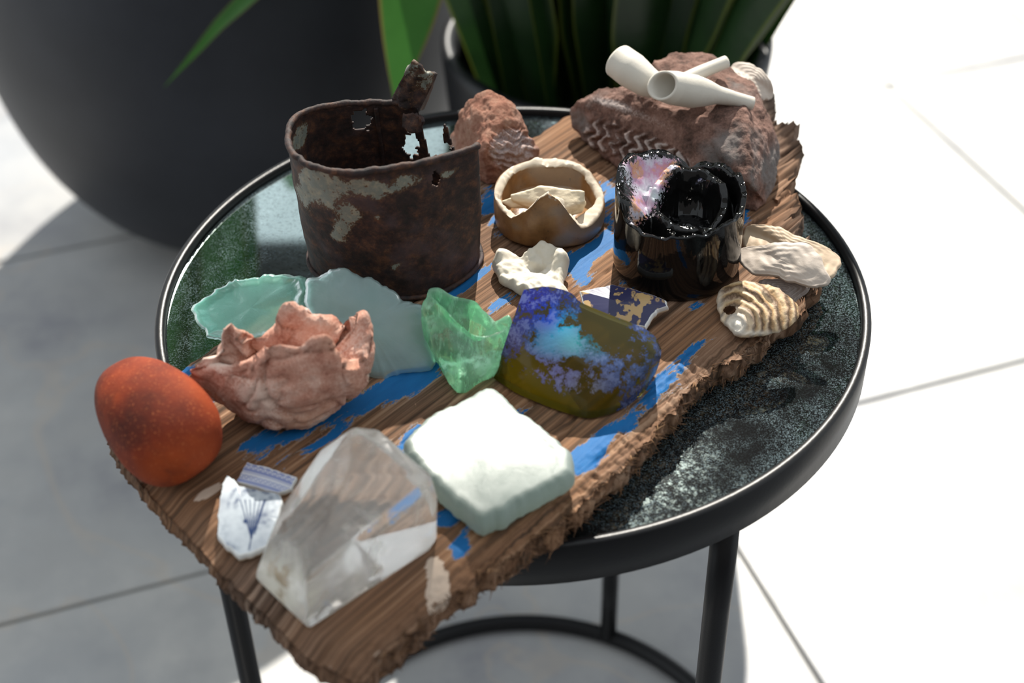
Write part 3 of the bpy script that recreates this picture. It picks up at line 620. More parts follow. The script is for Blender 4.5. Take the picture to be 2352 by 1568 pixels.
for k in np.linspace(0, 1, 46):
    r = bl*(1-k)+RLp*k; d = r-(cb*(1-k)+cR*k); d[:, 2] = 0; d /= np.linalg.norm(d, axis=1)[:, None]+1e-9
    rows.append(r+d*.0075*math.sin(math.pi*min(1, k*1.05))**.8)
cin = cR*.5+cb*.5
for k in np.linspace(.12, 1, 26):
    tgt = cin+(RLp-cin)*.45*(1-k)+np.array([0, 0, -.010])*k
    r = RLp*(1-k)+tgt*k; r[:, 2] -= .004*math.sin(math.pi*k); rows.append(r)
Vp, Fp = loft(rows)
if sgn < 0: Fp = [f[::-1] for f in Fp]
Nn = meshnormals(Vp, Fp)
big = fbm(Vp, 21, 2, 81); md_ = fbm(Vp*[1, 1, 1.6], 44, 2, 85); Vp = Vp+Nn*(-np.exp(-np.abs(big)/.10)*.0045-np.exp(-np.abs(md_)/.10)*.0026+big*.004+fbm(Vp, 160, 3, 82)*.0008+fbm(Vp, 600, 2, 83)*.0003)[:, None]
Vp[:, 2] = np.maximum(Vp[:, 2], B+.0006)
ltp = np.clip(.28+.45*fbm(Vp, 40, 2, 84), 0, 1)
o = mk('clay_lump', Vp, Fp, M_PINK, None, True, None, dict(light=ltp)); tag(o, 'crumpled pink fired clay lump shaped like a broken cup', 'clay lump')

# ================================================================== SEA GLASS
def glass_top(V, S, A): return fbm(V, 60, 2, 90)*.0006
V, F, S, A, isT, nr = slab([H(*p) for p in [(437, 720, 8), (455, 690, 13), (500, 660, 19), (545, 640, 24), (620, 629, 27), (655, 625, 28), (700, 640, 27), (703, 690, 17), (690, 735, 8), (610, 778, 2), (520, 786, 1), (470, 764, 2)]], .007, 200, 20, lambda V, S, A: -.0035*sm(1-S, .10, .2)+fbm(V, 60, 2, 90)*.0008+.0012*np.exp(-((S-.80)/.03)**2), None, .1, .002, .0016, 3)
tag(mk('aqua_glass_base', V, F, M_AQUA), 'frosted aqua bottle-base shard tilted behind the pink clay lump', 'glass shard')
V, F, S, A, isT, nr = slab([H(*p) for p in [(698, 645, 31), (745, 622, 36), (785, 614, 38), (850, 641, 34), (920, 680, 27), (975, 703, 23), (983, 770, 13), (1002, 838, 3), (935, 860, 1.5), (880, 866, 1), (800, 862, 2), (745, 800, 9), (706, 720, 19)]], .0055, 220, 20, lambda V, S, A: .005*(1-S**2)+fbm(V, 50, 3, 91)*.0007, lambda V, S, A: .004*(1-S**2), .07, .0, .0018, 5, 180)
tag(mk('pale_glass_shard', V, F, M_PALE), 'large pale blue-green curved glass shard leaning towards the rusty mug', 'glass shard')
V, F, S, A, isT, nr = slab([H(*p) for p in [(930, 1030, 14), (948, 982, 15), (1010, 935, 16), (1098, 890, 17), (1136, 885, 17), (1220, 955, 16.5), (1306, 1025, 16), (1320, 1068, 15), (1296, 1100, 15), (1205, 1150, 14), (1122, 1194, 14), (1088, 1192, 14), (1040, 1150, 14), (1000, 1115, 14)]], .0135, 220, 18, lambda V, S, A: fbm(V, 45, 3, 92)*.0008+.0007*np.exp(-((S-.86)/.05)**2), None, .10, .0005, .0014, 6, 160)
tag(mk('milky_glass_block', V, F, M_MILK), 'thick square milky white glass block beside the quartz crystal', 'glass block')
# green shard: hollow wedge
rim = [(984, 672, 43), (1003, 660, 45), (1042, 681, 40), (1086, 690, 36), (1112, 716, 32), (1135, 742, 27), (1168, 727, 33), (1166, 752, 28), (1135, 768, 27), (1095, 770, 28), (1062, 745, 33), (1022, 708, 40)]
RLg = catmull([H(*p) for p in rim], 160); cG = RLg.mean(0)
bse = [(985, 800, 4), (1000, 785, 3), (1050, 780, 2), (1090, 785, 1), (1120, 790, 1), (1140, 800, 1), (1160, 815, 1), (1150, 842, 1), (1120, 873, .8), (1060, 902, .8), (1030, 885, .8), (1000, 832, 2)]
BLg = catmull([H(*p) for p in bse], 160); cB = BLg.mean(0); rows = []
for k in np.linspace(0, 1, 30):
    r = BLg*(1-k)+RLg*k; d = r-(cB*(1-k)+cG*k); d[:, 2] = 0; d /= np.linalg.norm(d, axis=1)[:, None]+1e-9
    rows.append(r+d*.004*math.sin(math.pi*k))
for k in np.linspace(.1, 1, 12):
    r = RLg*(1-k)+(cB*.62+cG*.38+(RLg-cG)*.35*(1-k))*k; rows.append(r)
V, F = loft(rows); Nn = meshnormals(V, F)
if (Nn@(V-V.mean(0)).T.mean(1)).mean() if False else ((Nn*(V-V.mean(0))).sum(1)[:4000].mean() < 0): F = [f[::-1] for f in F]; Nn = -Nn
V = V+Nn*(fbm(V, 60, 3, 95)*.0016+fbm(V, 200, 2, 96)*.0003)[:, None]; V[:, 2] = np.maximum(V[:, 2], B+.0005)
tag(mk('green_glass_shard', V, F, M_GREEN), 'bright green broken glass chunk with a hollow between mug and iridescent shard', 'glass shard')
# iridescent shard
bc_ = catmull([H(*p) for p in [(1134, 868, .8), (1180, 899, .8), (1240, 926, .8), (1300, 948, .8), (1356, 960, .8), (1420, 943, .8), (1475, 905, .8), (1506, 858, .8)]], 110, False)
tc_ = catmull([H(*p) for p in [(1203, 665, 45), (1258, 658, 48), (1310, 672, 46), (1335, 694, 42), (1400, 722, 36), (1460, 745, 31), (1500, 768, 27), (1519, 800, 19)]], 110, False)
Gi = np.array([bc_*(1-k)+tc_*k+np.array([0, -.006, .006])*math.sin(math.pi*k)**1.0 for k in np.linspace(0, 1, 80)])
N0 = meshnormals(Gi.reshape(-1, 3), gridF(80, 110)).reshape(80, 110, 3)
if (N0@FW).mean() > 0: N0 = -N0
Gb = Gi-N0*.0065; Gb[..., 2] = np.maximum(Gb[..., 2], B+.0006)
per = [(0, j) for j in range(110)]+[(i, 109) for i in range(1, 80)]+[(79, j) for j in range(108, -1, -1)]+[(i, 0) for i in range(78, 0, -1)]
Vi = np.vstack([Gi.reshape(-1, 3), Gb.reshape(-1, 3)]); n1 = 80*110
F = gridF(80, 110)+[f[::-1] for f in gridF(80, 110, False, n1)]; pi_ = [i*110+j for i, j in per]; F += [(pi_[k], n1+pi_[k], n1+pi_[(k+1) % len(pi_)], pi_[(k+1) % len(pi_)]) for k in range(len(pi_))]
uu, vv = pix(Vi)
colr = np.tile(np.array([.012, .025, .12]), (len(Vi), 1))
for (x, y, rr, cc) in [(1230, 700, 70, (.012, .015, .30)), (1170, 800, 50, (.10, .10, .30)), (1290, 760, 36, (.0, .55, .80)), (1262, 800, 34, (.0, .58, .85)), (1310, 800, 34, (.0, .55, .45)), (1380, 800, 40, (.0, .16, .10)), (1300, 865, 60, (.24, .23, .50)), (1240, 850, 50, (.22, .20, .48)), (1400, 860, 50, (.12, .15, .36)), (1450, 820, 60, (.10, .16, .36)), (1350, 900, 40, (.30, .30, .36)), (1260, 730, 30, (.01, .06, .55))]:
    wgt = np.exp(-(((uu-x)**2+(vv-y)**2)/rr**2))[:, None]; colr = colr*(1-wgt)+np.array(cc)*wgt
pat = .56+blobs(uu, vv, [(1375, 740, 45, 26, 25, -.8), (1445, 790, 70, 40, 20, -.22), (1200, 835, 45, 20, 0, -.35), (1320, 835, 26, 14, 0, -.5), (1250, 915, 120, 26, 20, -.5), (1360, 935, 50, 30, 0, -.6), (1140, 870, 40, 26, 0, -.5), (1280, 780, 60, 40, 0, .25)])
isback = np.concatenate([np.zeros(n1), np.ones(n1)])
edge = np.zeros(len(Vi)); edge[[n1+k for k in pi_]] = 1
colr = np.where(edge[:, None] > 0, [.50, .50, .58], colr); pat = np.where(edge > 0, .9, pat); pat = np.where((isback > 0) & (edge == 0), .1, pat)
md = mk('iridescent_shard', Vi, F, M_IRID, None, True, colr, dict(patina=pat)); tag(md, 'dark bottle-glass shard with blue and yellow iridescent patina', 'glass shard')
md.data.set_sharp_from_angle(angle=math.radians(50))
# quartz
QZ = [H(*p) for p in [(588, 1330, .5), (709, 1446, .5), (985, 1266, .5), (1004, 1238, .5), (965, 1170, .5), (740, 1190, .5), (602, 1281, 14), (586, 1318, 5), (700, 1328, 32), (990, 1090, 42), (1006, 1140, 28), (868, 984, 44), (812, 978, 43), (735, 1032, 36), (645, 1165, 26), (800, 1088, 45), (695, 1160, 32)]]
me = hull(QZ); bm = bmesh.new(); bm.from_mesh(me); bmesh.ops.dissolve_limit(bm, angle_limit=math.radians(7), verts=bm.verts, edges=bm.edges)
bmesh.ops.bevel(bm, geom=bm.edges[:], offset=.0014, segments=3, affect='EDGES', profile=.6); bmesh.ops.triangulate(bm, faces=bm.faces)
bmesh.ops.subdivide_edges(bm, edges=[e for e in bm.edges if e.calc_length() > .006], cuts=3, use_grid_fill=True); bmesh.ops.triangulate(bm, faces=bm.faces)
bm.verts.ensure_lookup_table(); V = np.array([v.co for v in bm.verts]); F = [tuple(v.index for v in f.verts) for f in bm.faces]; bm.free()
uu, vv = pix(V); dirt = np.clip(blobs(uu, vv, [(645, 1360, 60, 60, 40, 1.3)]), 0, 1)*sm(-uu, -712, -690)
qz = mk('quartz_crystal', V, F, M_QUARTZ, None, True, None, dict(dirt=dirt)); qz.data.set_sharp_from_angle(angle=math.radians(22)); tag(qz, 'large clear faceted quartz crystal with a dirty end face', 'crystal')

# ================================================================== STONEWARE BASE with chips inside
jc = P(1262, 505); Rj = .0328; MJ = 200; thj = np.linspace(0, 2*math.pi, MJ, endpoint=False); dg = np.degrees(thj)
hj = np.interp(dg, [0, 20, 40, 60, 90, 120, 150, 180, 200, 225, 246, 258, 268, 278, 290, 303, 318, 338, 360], [15, 17, 21, 23, 23, 23, 23, 22, 19, 18, 28, 37, 41, 36, 24, 12, 11, 13, 15])*.001
dj = np.stack([np.cos(thj), np.sin(thj), 0*thj], 1); rows = []; br = []; gz = []
for k in np.linspace(0, 1, 30):
    z = hj*k; r = Rj*(.93+.07*sm(k, 0, .12))+.0008*math.sin(k*3); rows.append(jc+dj*np.full(MJ, r)[:, None]+np.array([0, 0, 1])*z[:, None]); br += [0]*MJ; gz += list(sm(np.cos(thj), .0, .8)*.6+sm(-np.cos(thj), .3, .9)*.6*k)
rows[0][:, 2] += .0005
wd = .0045+.0075*np.exp(-((dg-325)/24)**2)+.001*np.sin(thj*5)
for k in (.2, .5, .85, 1): rows.append(jc+dj*(Rj-wd*k)[:, None]+np.array([0, 0, 1])*(hj+.0010*math.sin(k*3.1)-.0012*k)[:, None]); br += [1]*MJ; gz += [0]*MJ
for k in np.linspace(.1, 1, 14): rows.append(jc+dj*((Rj-wd)*(1-.05*k))[:, None]+np.array([0, 0, 1])*(hj*(1-k)+.007*k-.0012*(1-k))[:, None]); br += [0]*MJ; gz += [.3*(1-k)]*MJ
for k in (.6, .3, .02): rows.append(jc+dj*(Rj*.8*k)+np.array([0, 0, .0065])); br += [0]*MJ; gz += [0]*MJ
V, F = loft(rows); br += [0, 0]; gz += [0, 0]; V = V+fbm(V, 320, 2, 101)[:, None]*np.array(br)[:, None]*.0011+(fbm(V, 90, 3, 102)*.0012*np.array(br))[:, None]
tag(mk('stoneware_jar_base', V, F, M_STONEWARE, None, True, None, dict(broken=br)), 'brown stoneware jar base with broken pale rim holding bone chips', 'jar fragment')
def chip(name, pts, label, mat, cat, bev=.0008, am=.0006, sd=1):
    V, F, E = remesh(hull([H(*p) for p in pts]), .0007, 2); Nn = meshnormals(V, F); V = V+Nn*(fbm(V*[.4, .4, 1], 300, 3, sd)*am)[:, None]
    return tag(mk(name, V, F, mat), label, cat)
chip('bone_chip', [(1172, 448, 22), (1240, 427, 26), (1344, 438, 24), (1346, 462, 20), (1300, 478, 18), (1180, 462, 19), (1172, 470, 13), (1290, 505, 10), (1338, 490, 11), (1345, 470, 13), (1240, 440, 14)], 'long pale split bone piece lying inside the brown jar base', M_CHIP, 'bone', sd=111)
chip('bone_sliver', [(1146, 463, 17), (1178, 452, 19), (1210, 470, 16), (1172, 476, 14), (1150, 470, 12), (1205, 480, 12)], 'small tan bone sliver poking over the left of the brown jar base', M_CHIP, 'bone', sd=112)
# ================================================================== BLACK BOTTLE BASE
oc = P(1552, 607); Ro = .0366; MO = 220; tho = np.linspace(0, 2*math.pi, MO, endpoint=False); dgo = np.degrees(tho); do = np.stack([np.cos(tho), np.sin(tho), 0*tho], 1)
ho = np.interp(dgo, [0, 20, 45, 62, 75, 92, 105, 120, 140, 160, 180, 205, 225, 250, 270, 300, 325, 345, 360], [50, 53, 51, 50, 44, 52, 56, 58, 63, 61, 49, 44, 43, 44, 45, 46, 47, 49, 50])*.001
ho = ho+fbm(do, 3, 4, 121)*.0028
rc_ = np.array([.0055, .0005]); rows = []; kind = []
for k in np.linspace(0, 1, 24):
    r = Ro*(.965+.035*sm(k, 0, .1)); rows.append(oc+do*r+np.array([0, 0, 1])*(.0006+ho*k)[:, None]); kind += [0]*MO
for rr in np.linspace(.985, 0.02, 60):
    xy = do[:, :2]*Ro*rr+rc_*(1-float(sm(rr, .55, .97))); r = Ro*rr; wr = np.hypot(*(xy-rc_).T)
    an_ = np.arctan2(xy[:, 1]-rc_[1], xy[:, 0]-rc_[0])
    outer = ho-.0005-.018*sm(np.full(MO, 1-rr), .06, .26)
    hr = .046+.0085*np.sin(an_)+.0015*np.sin(an_*3+1)+.001*np.sin(an_*7)
    rg = hr-.016*sm(np.abs(wr-.0195), .0012, .0075); pit = .026
    z = np.maximum(np.where(wr < .0195, np.where(wr < .0135, pit+.003*np.exp(-(wr/.006)**2), rg), np.maximum(rg, outer)), pit)
    shelf = (.030+.024*sm(rr, .45, .95))*sm(np.cos(an_-math.radians(150)), .2, .7)   # slanting left shoulder
    z = np.where(wr > .019, np.maximum(z, shelf), z)
    p = oc+np.concatenate([xy, z[:, None]], 1)*np.array([1, 1, 1]); rows.append(p); kind += list(1+0*tho)
V, F = loft(rows); kind += [0, 1]; kind = np.array(kind)
V = V+np.array([0, 0, 1])*(fbm(V, 300, 3, 122)*.0007*(kind > 0))[:, None]
uu, vv = pix(V); lt = blobs(uu, vv, [(1470, 390, 60, 40, 0, .9), (1500, 440, 40, 60, 20, .7), (1465, 480, 26, 60, 20, .7), (1540, 375, 30, 20, 0, .6)])*kind*.85
tag(mk('bottle_base', V, F, M_BOTTLE, None, True, None, dict(light=lt)), 'black glass bottle base with jagged rim and iridescent shoulder', 'bottle fragment')

# ================================================================== BONE, SHERDS
def bone_top(V, S, A):
    uu, vv = pix(V); h = fbm(V, 90, 3, 131)*.0022+fbm(V, 300, 2, 132)*.0006
    h = h-.0045*np.exp(-((uu-1228)/46)**2-((vv-600)/32)**2)-.006*np.exp(-((uu-1232)/13)**2-((vv-605)/6)**2)+.003*np.exp(-((uu-1285)/16)**2-((vv-600)/40)**2)
    return h+blobs(uu, vv, [(1150, 590, 16, 14, 0, .004), (1180, 640, 14, 10, 0, .003), (1205, 660, 12, 10, 0, .002), (1255, 560, 30, 12, 0, .002)])
V, F, S, A, isT, nr = slab([H(*p) for p in [(1130, 598, 8), (1142, 580, 10), (1170, 572, 12), (1192, 576, 13), (1225, 556, 16), (1262, 553, 16), (1302, 578, 15), (1303, 612, 11), (1292, 645, 9), (1302, 668, 9), (1250, 690, 8), (1205, 664, 8), (1170, 650, 8), (1143, 628, 8)]], .0085, 220, 40, bone_top, None, .14, .001, .0009, 7, 220)
V[:, 2] = np.maximum(V[:, 2], B+.0004)
tag(mk('bone_fragment', V, F, M_BONE), 'knobbly bleached white bone fragment in front of the brown jar base', 'bone')
def sherd(name, pts, thick, colfn, label, mat, jag=.0008, sd=1, rings=110, n=420, dome=.001, loop='lin'):
    V, F, S, A, isT, nr = slab([H(*p) for p in pts], thick, n, rings, None, None, .04, dome, jag, sd, 260, loop)
    uu, vv = pix(V); c = colfn(uu, vv, V); body = np.array([.66, .52, .36])+fbm(V, 300, 2, sd)[:, None]*.08
    white = np.array([.74, .74, .72]); e = sm(S, .95, .965)[:, None]*isT[:, None]
    c = c*(1-e)+white*e; c = np.where(isT[:, None] > .5, c, body); c = np.clip(c, .005, 1)
    V[:, 2] = np.maximum(V[:, 2], B+.0004)
    return tag(mk(name, V, F, mat, None, True, c), label, 'pottery sherd')
def line_d(u, v, x0, y0, x1, y1):
    dx, dy = x1-x0, y1-y0; t_ = np.clip(((u-x0)*dx+(v-y0)*dy)/(dx*dx+dy*dy), 0, 1); return np.hypot(u-x0-t_*dx, v-y0-t_*dy)
def delft(u, v, V):
    nz = fbm(V, 140, 4, 141); n2 = fbm(V, 420, 3, 142)
    a = np.clip(.12+.32*nz, 0, .6)*sm(v, 1120, 1160)*.8
    r = np.hypot((u-585)/1.05, v-1165); arc = np.exp(-((r-42)/6)**2)*.75+np.exp(-((r-58)/5)**2)*.5+np.exp(-((r-28)/5)**2)*.25
    a = a+arc*sm(-v, -1185, -1150)*(.7+.6*n2)
    for x1 in (552, 563, 574, 586, 598, 610):
        a = a+np.exp(-(line_d(u, v, 577, 1235, x1, 1148)/1.6)**2)*.7
    a = a+np.exp(-(line_d(u, v, 577, 1235, 572, 1262)/2.0)**2)*.8+np.exp(-(line_d(u, v, 606, 1150, 585, 1225)/2.2)**2)*.7
    a = a+np.exp(-(np.hypot(u-563, v-1197)/4)**2)*1.2+blobs(u, v, [(530, 1255, 22, 10, 20, .5), (610, 1190, 30, 26, 0, .35), (516, 1215, 12, 24, 0, .3)])*(.6+.8*n2)
    a = np.clip(a, 0, 1)[:, None]; return np.array([.56, .61, .65])*(1-a)+np.array([.020, .045, .13])*a
sherd('tree_print_sherd', [(520, 1089, 7), (536, 1098, 7), (546, 1112, 7), (600, 1125, 7), (642, 1132, 7), (650, 1150, 6.5), (640, 1200, 6), (612, 1258, 5), (575, 1270, 5), (547, 1276, 5), (520, 1254, 5.5), (498, 1232, 6), (501, 1160, 7), (510, 1110, 7)], .0045, delft, 'white pottery sherd printed with a blue tree beside the quartz', M_PRINT, .0006, 143)
def bands(u, v, V):
    y = (v-1060)-(u-560)*.30-((u-610)/60)**2*3
    a = np.exp(-((y-14)/3.2)**2)*.9+np.exp(-((y-20)/1.2)**2)*.5+np.exp(-((y-42)/5)**2)*.8+np.exp(-((y-50)/1.2)**2)*.5
    x = (u-560)/11.0; fx = (x % 1-.5)*11
    for yc in (6, 31):
        a = a+np.exp(-((np.hypot(fx, y-yc)-3.6)/1.1)**2)*.8+np.exp(-(np.hypot(np.abs(fx)-5.5, y-yc+3)/1.5)**2)*.6
    a = a+np.exp(-((y-1)/2)**2)*.6*(np.sin(u/2.5) > -.3)
    a = np.clip(a, 0, 1)[:, None]; return np.array([.60, .61, .66])*(1-a)+np.array([.11, .16, .42])*a
sherd('lace_border_sherd', [(566, 1060, 4.5), (620, 1075, 4.5), (682, 1095, 4.5), (670, 1122, 4), (640, 1132, 3.6), (600, 1122, 3.6), (543, 1105, 4)], .0035, bands, 'small white sherd with blue lace border bands by the tree-print sherd', M_PRINT, .0005, 144)
def gilt(u, v, V):
    n1_ = fbm(V, 150, 4, 145); n2 = fbm(V, 600, 3, 146)
    a = sm(n1_+.25*n2+blobs(u, v, [(1445, 700, 30, 20, 0, .5), (1468, 735, 6, 40, 10, .8), (1425, 730, 30, 5, 5, .9), (1420, 690, 20, 18, 0, .5), (1350, 680, 60, 40, 0, -.1)])-.18, .0, .25)
    for (x, y) in ((1496, 683), (1510, 688), (1525, 690), (1455, 672), (1462, 682)): a = np.maximum(a, np.exp(-((np.hypot(u-x, v-y)-3)/2)**2)*.8)
    navy = np.array([.018, .018, .075]); tan = np.array([.46, .30, .13]); a = a[:, None]
    return navy*(1-a)+tan*a
sherd('gilt_blue_sherd', [(1330, 668, 7), (1405, 652, 9), (1460, 664, 11), (1510, 680, 12), (1532, 690, 12), (1534, 703, 11), (1508, 712, 9), (1494, 730, 7), (1484, 752, 5), (1420, 740, 4), (1340, 705, 4)], .0045, gilt, 'curved sherd with navy glaze and worn gilt pattern below the black bottle base', M_PRINT2, .0006, 147)

# ================================================================== SHELLS
def shell(name, pts, mat, label, dome, thick=.003, ringamp=.0006, ringn=9, sd=1, umbo=None, hole=None, light=None, jag=.001):
    V, F, S, A, isT, nr = slab([H(*p) for p in pts], thick, 220, 46, None, None, .05, dome, jag, sd, 160)
    uu, vv = pix(V); um = np.array(umbo) if umbo else np.array([uu.mean(), vv.mean()])
    c = V.mean(0); ring = S
    if umbo:
        r = np.hypot(uu-um[0], vv-um[1]); ring = r/r.max()
    V = V+nr*((np.sin(ring*ringn*6.28+1.6*fbm(V, 60, 2, sd))*ringamp+fbm(V, 80, 3, sd+1)*.0009)*isT*sm(1-S, .0, .06))[:, None]
    if hole:
        q = np.hypot((uu-hole[0])/hole[2], (vv-hole[1])/hole[3])+fbm(V, 250, 2, sd+3)*.25 < 1; F = [f for f in F if not all(q[i] for i in f)]
    lt = np.clip(blobs(uu, vv, light), 0, 1) if light else np.zeros(len(V))
    V[:, 2] = np.maximum(V[:, 2], T+.0010)
    return tag(mk(name, V, F, mat, None, True, None, dict(ring=ring, light=lt)), label, 'shell')
shell('oyster_shell', [(1706, 530, 7), (1735, 512, 14), (1790, 520, 16), (1850, 545, 14), (1902, 566, 10), (1932, 590, 7), (1926, 615, 5), (1890, 640, 3.5), (1800, 620, 3), (1722, 590, 3)], M_SHELLY, 'smooth tan oyster shell at the back of the shell group', .004, .0035, .0001, 5, 151)
shell('oyster_shell', [(1697, 574, 13), (1760, 561, 20), (1830, 553, 24), (1868, 570, 23), (1898, 618, 18), (1904, 648, 14), (1860, 655, 12), (1790, 636, 12), (1722, 624, 11)], M_SHELLW, 'chalky white oyster shell lying over the tan one', .003, .0032, .00012, 4, 153)
shell('oyster_shell', [(1745, 642, 6), (1800, 640, 8), (1852, 655, 6), (1858, 668, 4), (1826, 690, 1.5), (1795, 688, 2), (1758, 672, 3)], M_SHELLD, 'small dark grey shell underneath the chalky white shell', .001, .0022, .0004, 5, 155)
shell('oyster_shell', [(1647, 692, 5), (1664, 656, 11), (1710, 644, 15), (1760, 650, 16), (1800, 666, 13), (1832, 702, 7), (1824, 736, 5), (1780, 762, 4), (1705, 770, 3.5), (1664, 742, 4)], M_RINGSHELL, 'brown banded oyster shell with a hole near its hinge', .007, .003, .0005, 9, 157, (1690, 745), (1676, 712, 17, 13), [(1690, 745, 26, 26, 0, 1.1), (1650, 690, 10, 40, 0, .5), (1740, 765, 60, 6, 0, .6)])
shell('oyster_shell', [(1680, 150, 44), (1715, 142, 46), (1752, 160, 44), (1774, 190, 38), (1772, 222, 30), (1745, 228, 32), (1700, 190, 40)], M_SHELLW, 'pale oyster shell tucked behind the large fossil rock', .002, .0025, .0001, 5, 159)

# ================================================================== CLAY PIPES
def pipe(name, path, rad, depth, label, sd, shear=0.0):
    path = catmull(path, 60, False); s_ = np.linspace(0, 1, 60); r = np.interp(s_, [q[0] for q in rad], [q[1] for q in rad])
    tg = np.gradient(path, axis=0); tg /= np.linalg.norm(tg, axis=1)[:, None]; rings = []; seq = []
    kd = int(depth*60)
    for i in range(kd, -1, -2): seq.append((i, r[i]-.0019 if i > 0 else r[0]-.0014))
    for i in range(0, 60): seq.append((i, r[i]))
    seq.append((59, .0012)); seq.append((56, .0011))
    a = np.cross(tg[0], [0, 0, 1]); frames = []
    for i in range(60): a = a-tg[i]*(a@tg[i]); a = a/np.linalg.norm(a); frames.append((a, np.cross(tg[i], a)))
    ph = np.linspace(0, 2*math.pi, 36, endpoint=False)
    nm = -tg[0]+shear*(-FW); nm /= np.linalg.norm(nm)
    for i, rr in seq:
        of = rr*(np.cos(ph)[:, None]*frames[i][0]+np.sin(ph)[:, None]*frames[i][1]); k = max(0, 1-i/18)
        rings.append(path[i]+of-np.outer((of@nm)/(tg[0]@nm), tg[i])*k)
    V, F = loft(rings); return tag(mk(name, V, F, M_PIPE), label, 'clay pipe', 'clay pipes')
pipe('clay_pipe', [H(1521, 196, 69), H(1570, 206, 65), H(1625, 214, 60), H(1675, 224, 56), H(1728, 238, 51)], [(0, .0090), (.12, .0102), (.35, .0100), (.5, .0080), (.62, .0056), (.8, .0044), (1, .0042)], .28, 'white clay pipe with its open bowl turned forward on the fossil rock', 161, .9)
pipe('clay_pipe', [H(1421, 140, 64), H(1455, 165, 62), H(1492, 190, 59), H(1532, 198, 58.5), H(1570, 185, 60), H(1610, 166, 62), H(1668, 142, 64)], [(0, .0108), (.15, .0112), (.32, .0092), (.45, .0066), (.56, .0048), (.8, .0042), (1, .0040)], .25, 'white clay pipe behind, bowl tipped up and stem raised', 162)

# ================================================================== POTS AND PLANTS
pcx, pcy = -.335, .95
bigpot = thing('planter', (pcx, pcy, 0), 'big dark charcoal rounded planter standing behind the table', 'planter')
prf = [(.02, .0), (.11, .0), (.15, .012), (.20, .05), (.245, .12), (.272, .20), (.285, .29), (.284, .38), (.272, .46), (.255, .53), (.245, .54), (.235, .53), (.235, .48)]
t_ = catmull(np.array([(x, y, 0) for x, y in prf]), 60, False); Vr, Fr = loft(lathe([(p[0]*1.06, p[1]) for p in t_], (pcx, pcy, 0), 96), True, False); mk('pot_body', Vr, Fr, M_POT, bigpot)
Vr, Fr = loft(lathe([(.252, .485), (.12, .50), (.01, .505)], (pcx, pcy, 0), 48), False, True); mk('soil', Vr, Fr, M_SOIL, bigpot)
q2 = P(1392, 80, .40); p2x, p2y = q2[0], q2[1]; r2 = 380*np.linalg.norm((q2-CAM)@FW)/FPX
pot2 = thing('planter', (p2x, p2y, 0), 'dark grey glazed planter of the snake plant', 'planter')
Vr, Fr = loft(lathe([(.02, 0), (.115, 0), (.125, .006), (r2*.80, .12), (r2*.94, .26), (r2, .39), (r2, .40), (r2-.012, .40), (r2-.014, .32)], (p2x, p2y, 0), 96), True, False); o = mk('pot_body', Vr, Fr, M_POT2, pot2)
Vr, Fr = loft(lathe([(r2-.0145, .325), (.08, .335), (.01, .335)], (p2x, p2y, 0), 48), False, True); mk('soil', Vr, Fr, M_SOIL, pot2)
def leaf(path, width, mat, parent, face=None, fold=.25, taper=.35, n=22, tip=.55):
    path = catmull(path, n, False); tg = np.gradient(path, axis=0); tg /= np.linalg.norm(tg, axis=1)[:, None]
    V = []; E = []
    for i in range(n):
        s_ = i/(n-1); side = np.cross(tg[i], face if face is not None else [0, 0, 1.0]); side /= np.linalg.norm(side)+1e-9; nr = np.cross(side, tg[i])
        wdt = width*(min(1, taper+s_*(1-taper)/.35))*max(0.02, 1-max(0, (s_-tip)/(1-tip))**1.5)
        for x in (-1, -.86, -.45, 0, .45, .86, 1): V.append(path[i]+side*x*wdt+nr*abs(x)*wdt*fold); E.append(1.0 if abs(x) == 1 else 0.0)
    return mk('leaf', V, gridF(n, 7), mat, parent, True, None, dict(edge=E))
snake = thing('snake_plant', (p2x, p2y, .335), 'dark green snake plant with tall sword leaves behind the rocks', 'plant')
SUNV = np.array(_sv); TG = [H(*p) for p in [(1250, 440, 20), (1210, 600, 12), (1350, 640, 0), (1150, 900, 10), (1240, 965, 0), (1130, 1050, 14), (1220, 1080, 14), (640, 1370, 10), (1740, 700, 12), (1800, 600, 16), (1520, 890, 0), (1430, 150, 64), (1600, 210, 60), (1560, 130, 54), (1720, 260, 45), (1480, 380, 60), (1900, 620, -15), (1850, 850, -22), (1050, 700, 30), (1650, 1000, -22), (700, 740, 55), (830, 740, 50), (1750, 1000, -22), (1680, 560, 0)]]
TR = [(t_, SUNV) for t_ in TG]
for (u_, v_) in ((590, 520), (620, 545), (640, 500), (665, 550), (680, 490), (600, 495), (985, 310), (1000, 300), (975, 330), (1265, 285), (1290, 275)):
    p_ = P(u_, v_, T-.005); d_ = (p_-CAM)*[1, 1, -1]; TR.append((p_, d_/np.linalg.norm(d_)))
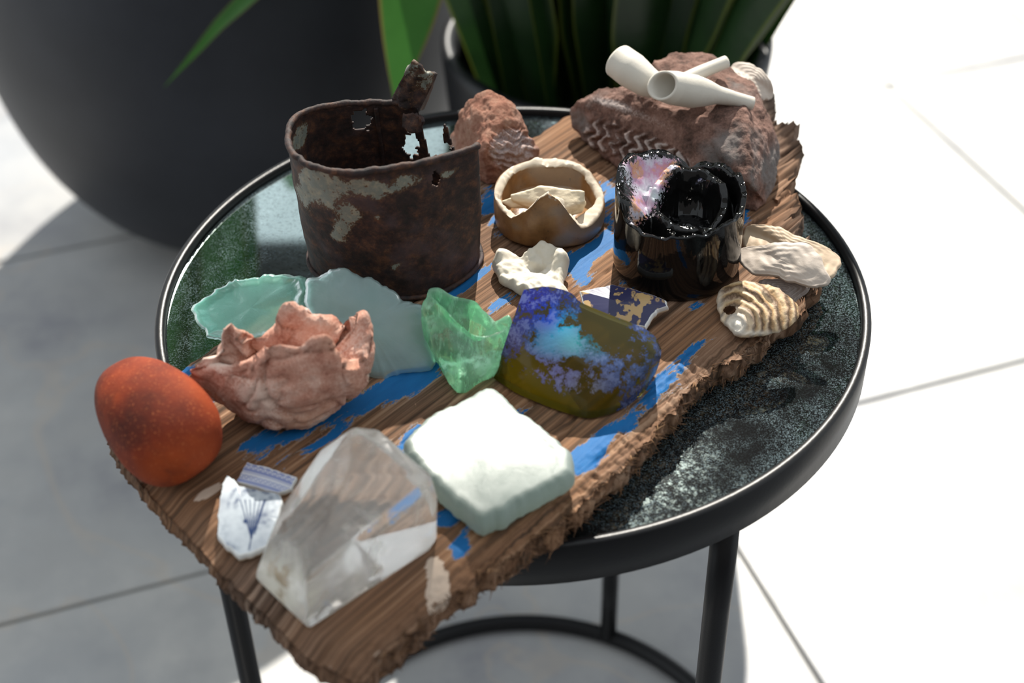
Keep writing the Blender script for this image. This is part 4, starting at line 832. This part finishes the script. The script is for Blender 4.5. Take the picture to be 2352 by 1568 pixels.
def shades(path, width):
    path = catmull(path, 40, False)
    for t_, v_ in TR:
        d = path-t_; q = d-np.outer(d@v_, v_); k = np.linalg.norm(q, axis=1)
        if (k < width*1.05).any(): return True
    return False
made = 0
for i in range(1500):
    if made >= 120: break
    an_ = rng.uniform(0, 2*math.pi); r0 = rng.uniform(.01, r2*.8); L = rng.uniform(.28, 1.05); lean = rng.uniform(.14, .55)*(r0/(r2*.72)+.2)
    b0 = np.array([p2x+r0*math.cos(an_), p2y+r0*math.sin(an_), .332]); d = np.array([math.cos(an_), math.sin(an_), 0])
    tw = rng.uniform(0, math.pi); fc = np.array([math.cos(tw), math.sin(tw), .1])
    pth = [b0, b0+d*L*lean*.25+[0, 0, L*.35], b0+d*L*lean*.6+[0, 0, L*.7], b0+d*L*lean*1.15+[0, 0, L]]; wd_ = rng.uniform(.020, .034)
    if shades(pth, wd_) or min(q_[0] for q_ in pth) < -.15: continue
    leaf(pth, wd_, M_LEAF, snake, fc, .2); made += 1
drac = thing('dracaena', (pcx, pcy, .505), 'green arching strap-leaved plant growing in the big charcoal planter', 'plant')
top = np.array([pcx, pcy, .52])
l1 = [top, top+[.08, -.12, .20], top+[.19, -.30, .22], PY(955, -330, .60), PY(946, -60, .53), PY(908, 240, .50)]
leaf(l1, .0310, M_LEAF2, drac, np.array([.15, -.9, .35]), .12, .5, 60, .86)
l2 = [top, top+[.04, -.12, .14], top+[.12, -.27, .10], PY(650, -130, .66), PY(490, 70, .60), PY(377, 200, .57)]
leaf(l2, .0120, M_LEAF2, drac, np.array([.5, -.7, .5]), .2, .5, 60, .66)
for i in range(130):
    an_ = rng.uniform(0, 2*math.pi); d = np.array([math.cos(an_), math.sin(an_), 0]); L = rng.uniform(.7, 1.2); lean = rng.uniform(.15, .75)
    if d[1] < -.2 and lean > .45: lean = .3
    pth = [top+d*.03, top+d*L*lean*.25+[0, 0, L*.4], top+d*L*lean*.6+[0, 0, L*.75], top+d*L*lean*1.1+[0, 0, L*(.98-.3*lean)]]
    if shades(pth, .02) or max(q_[0] for q_ in pth) > -.12: continue
    leaf(pth, rng.uniform(.014, .026), M_LEAF2, drac, None, .25, .5)
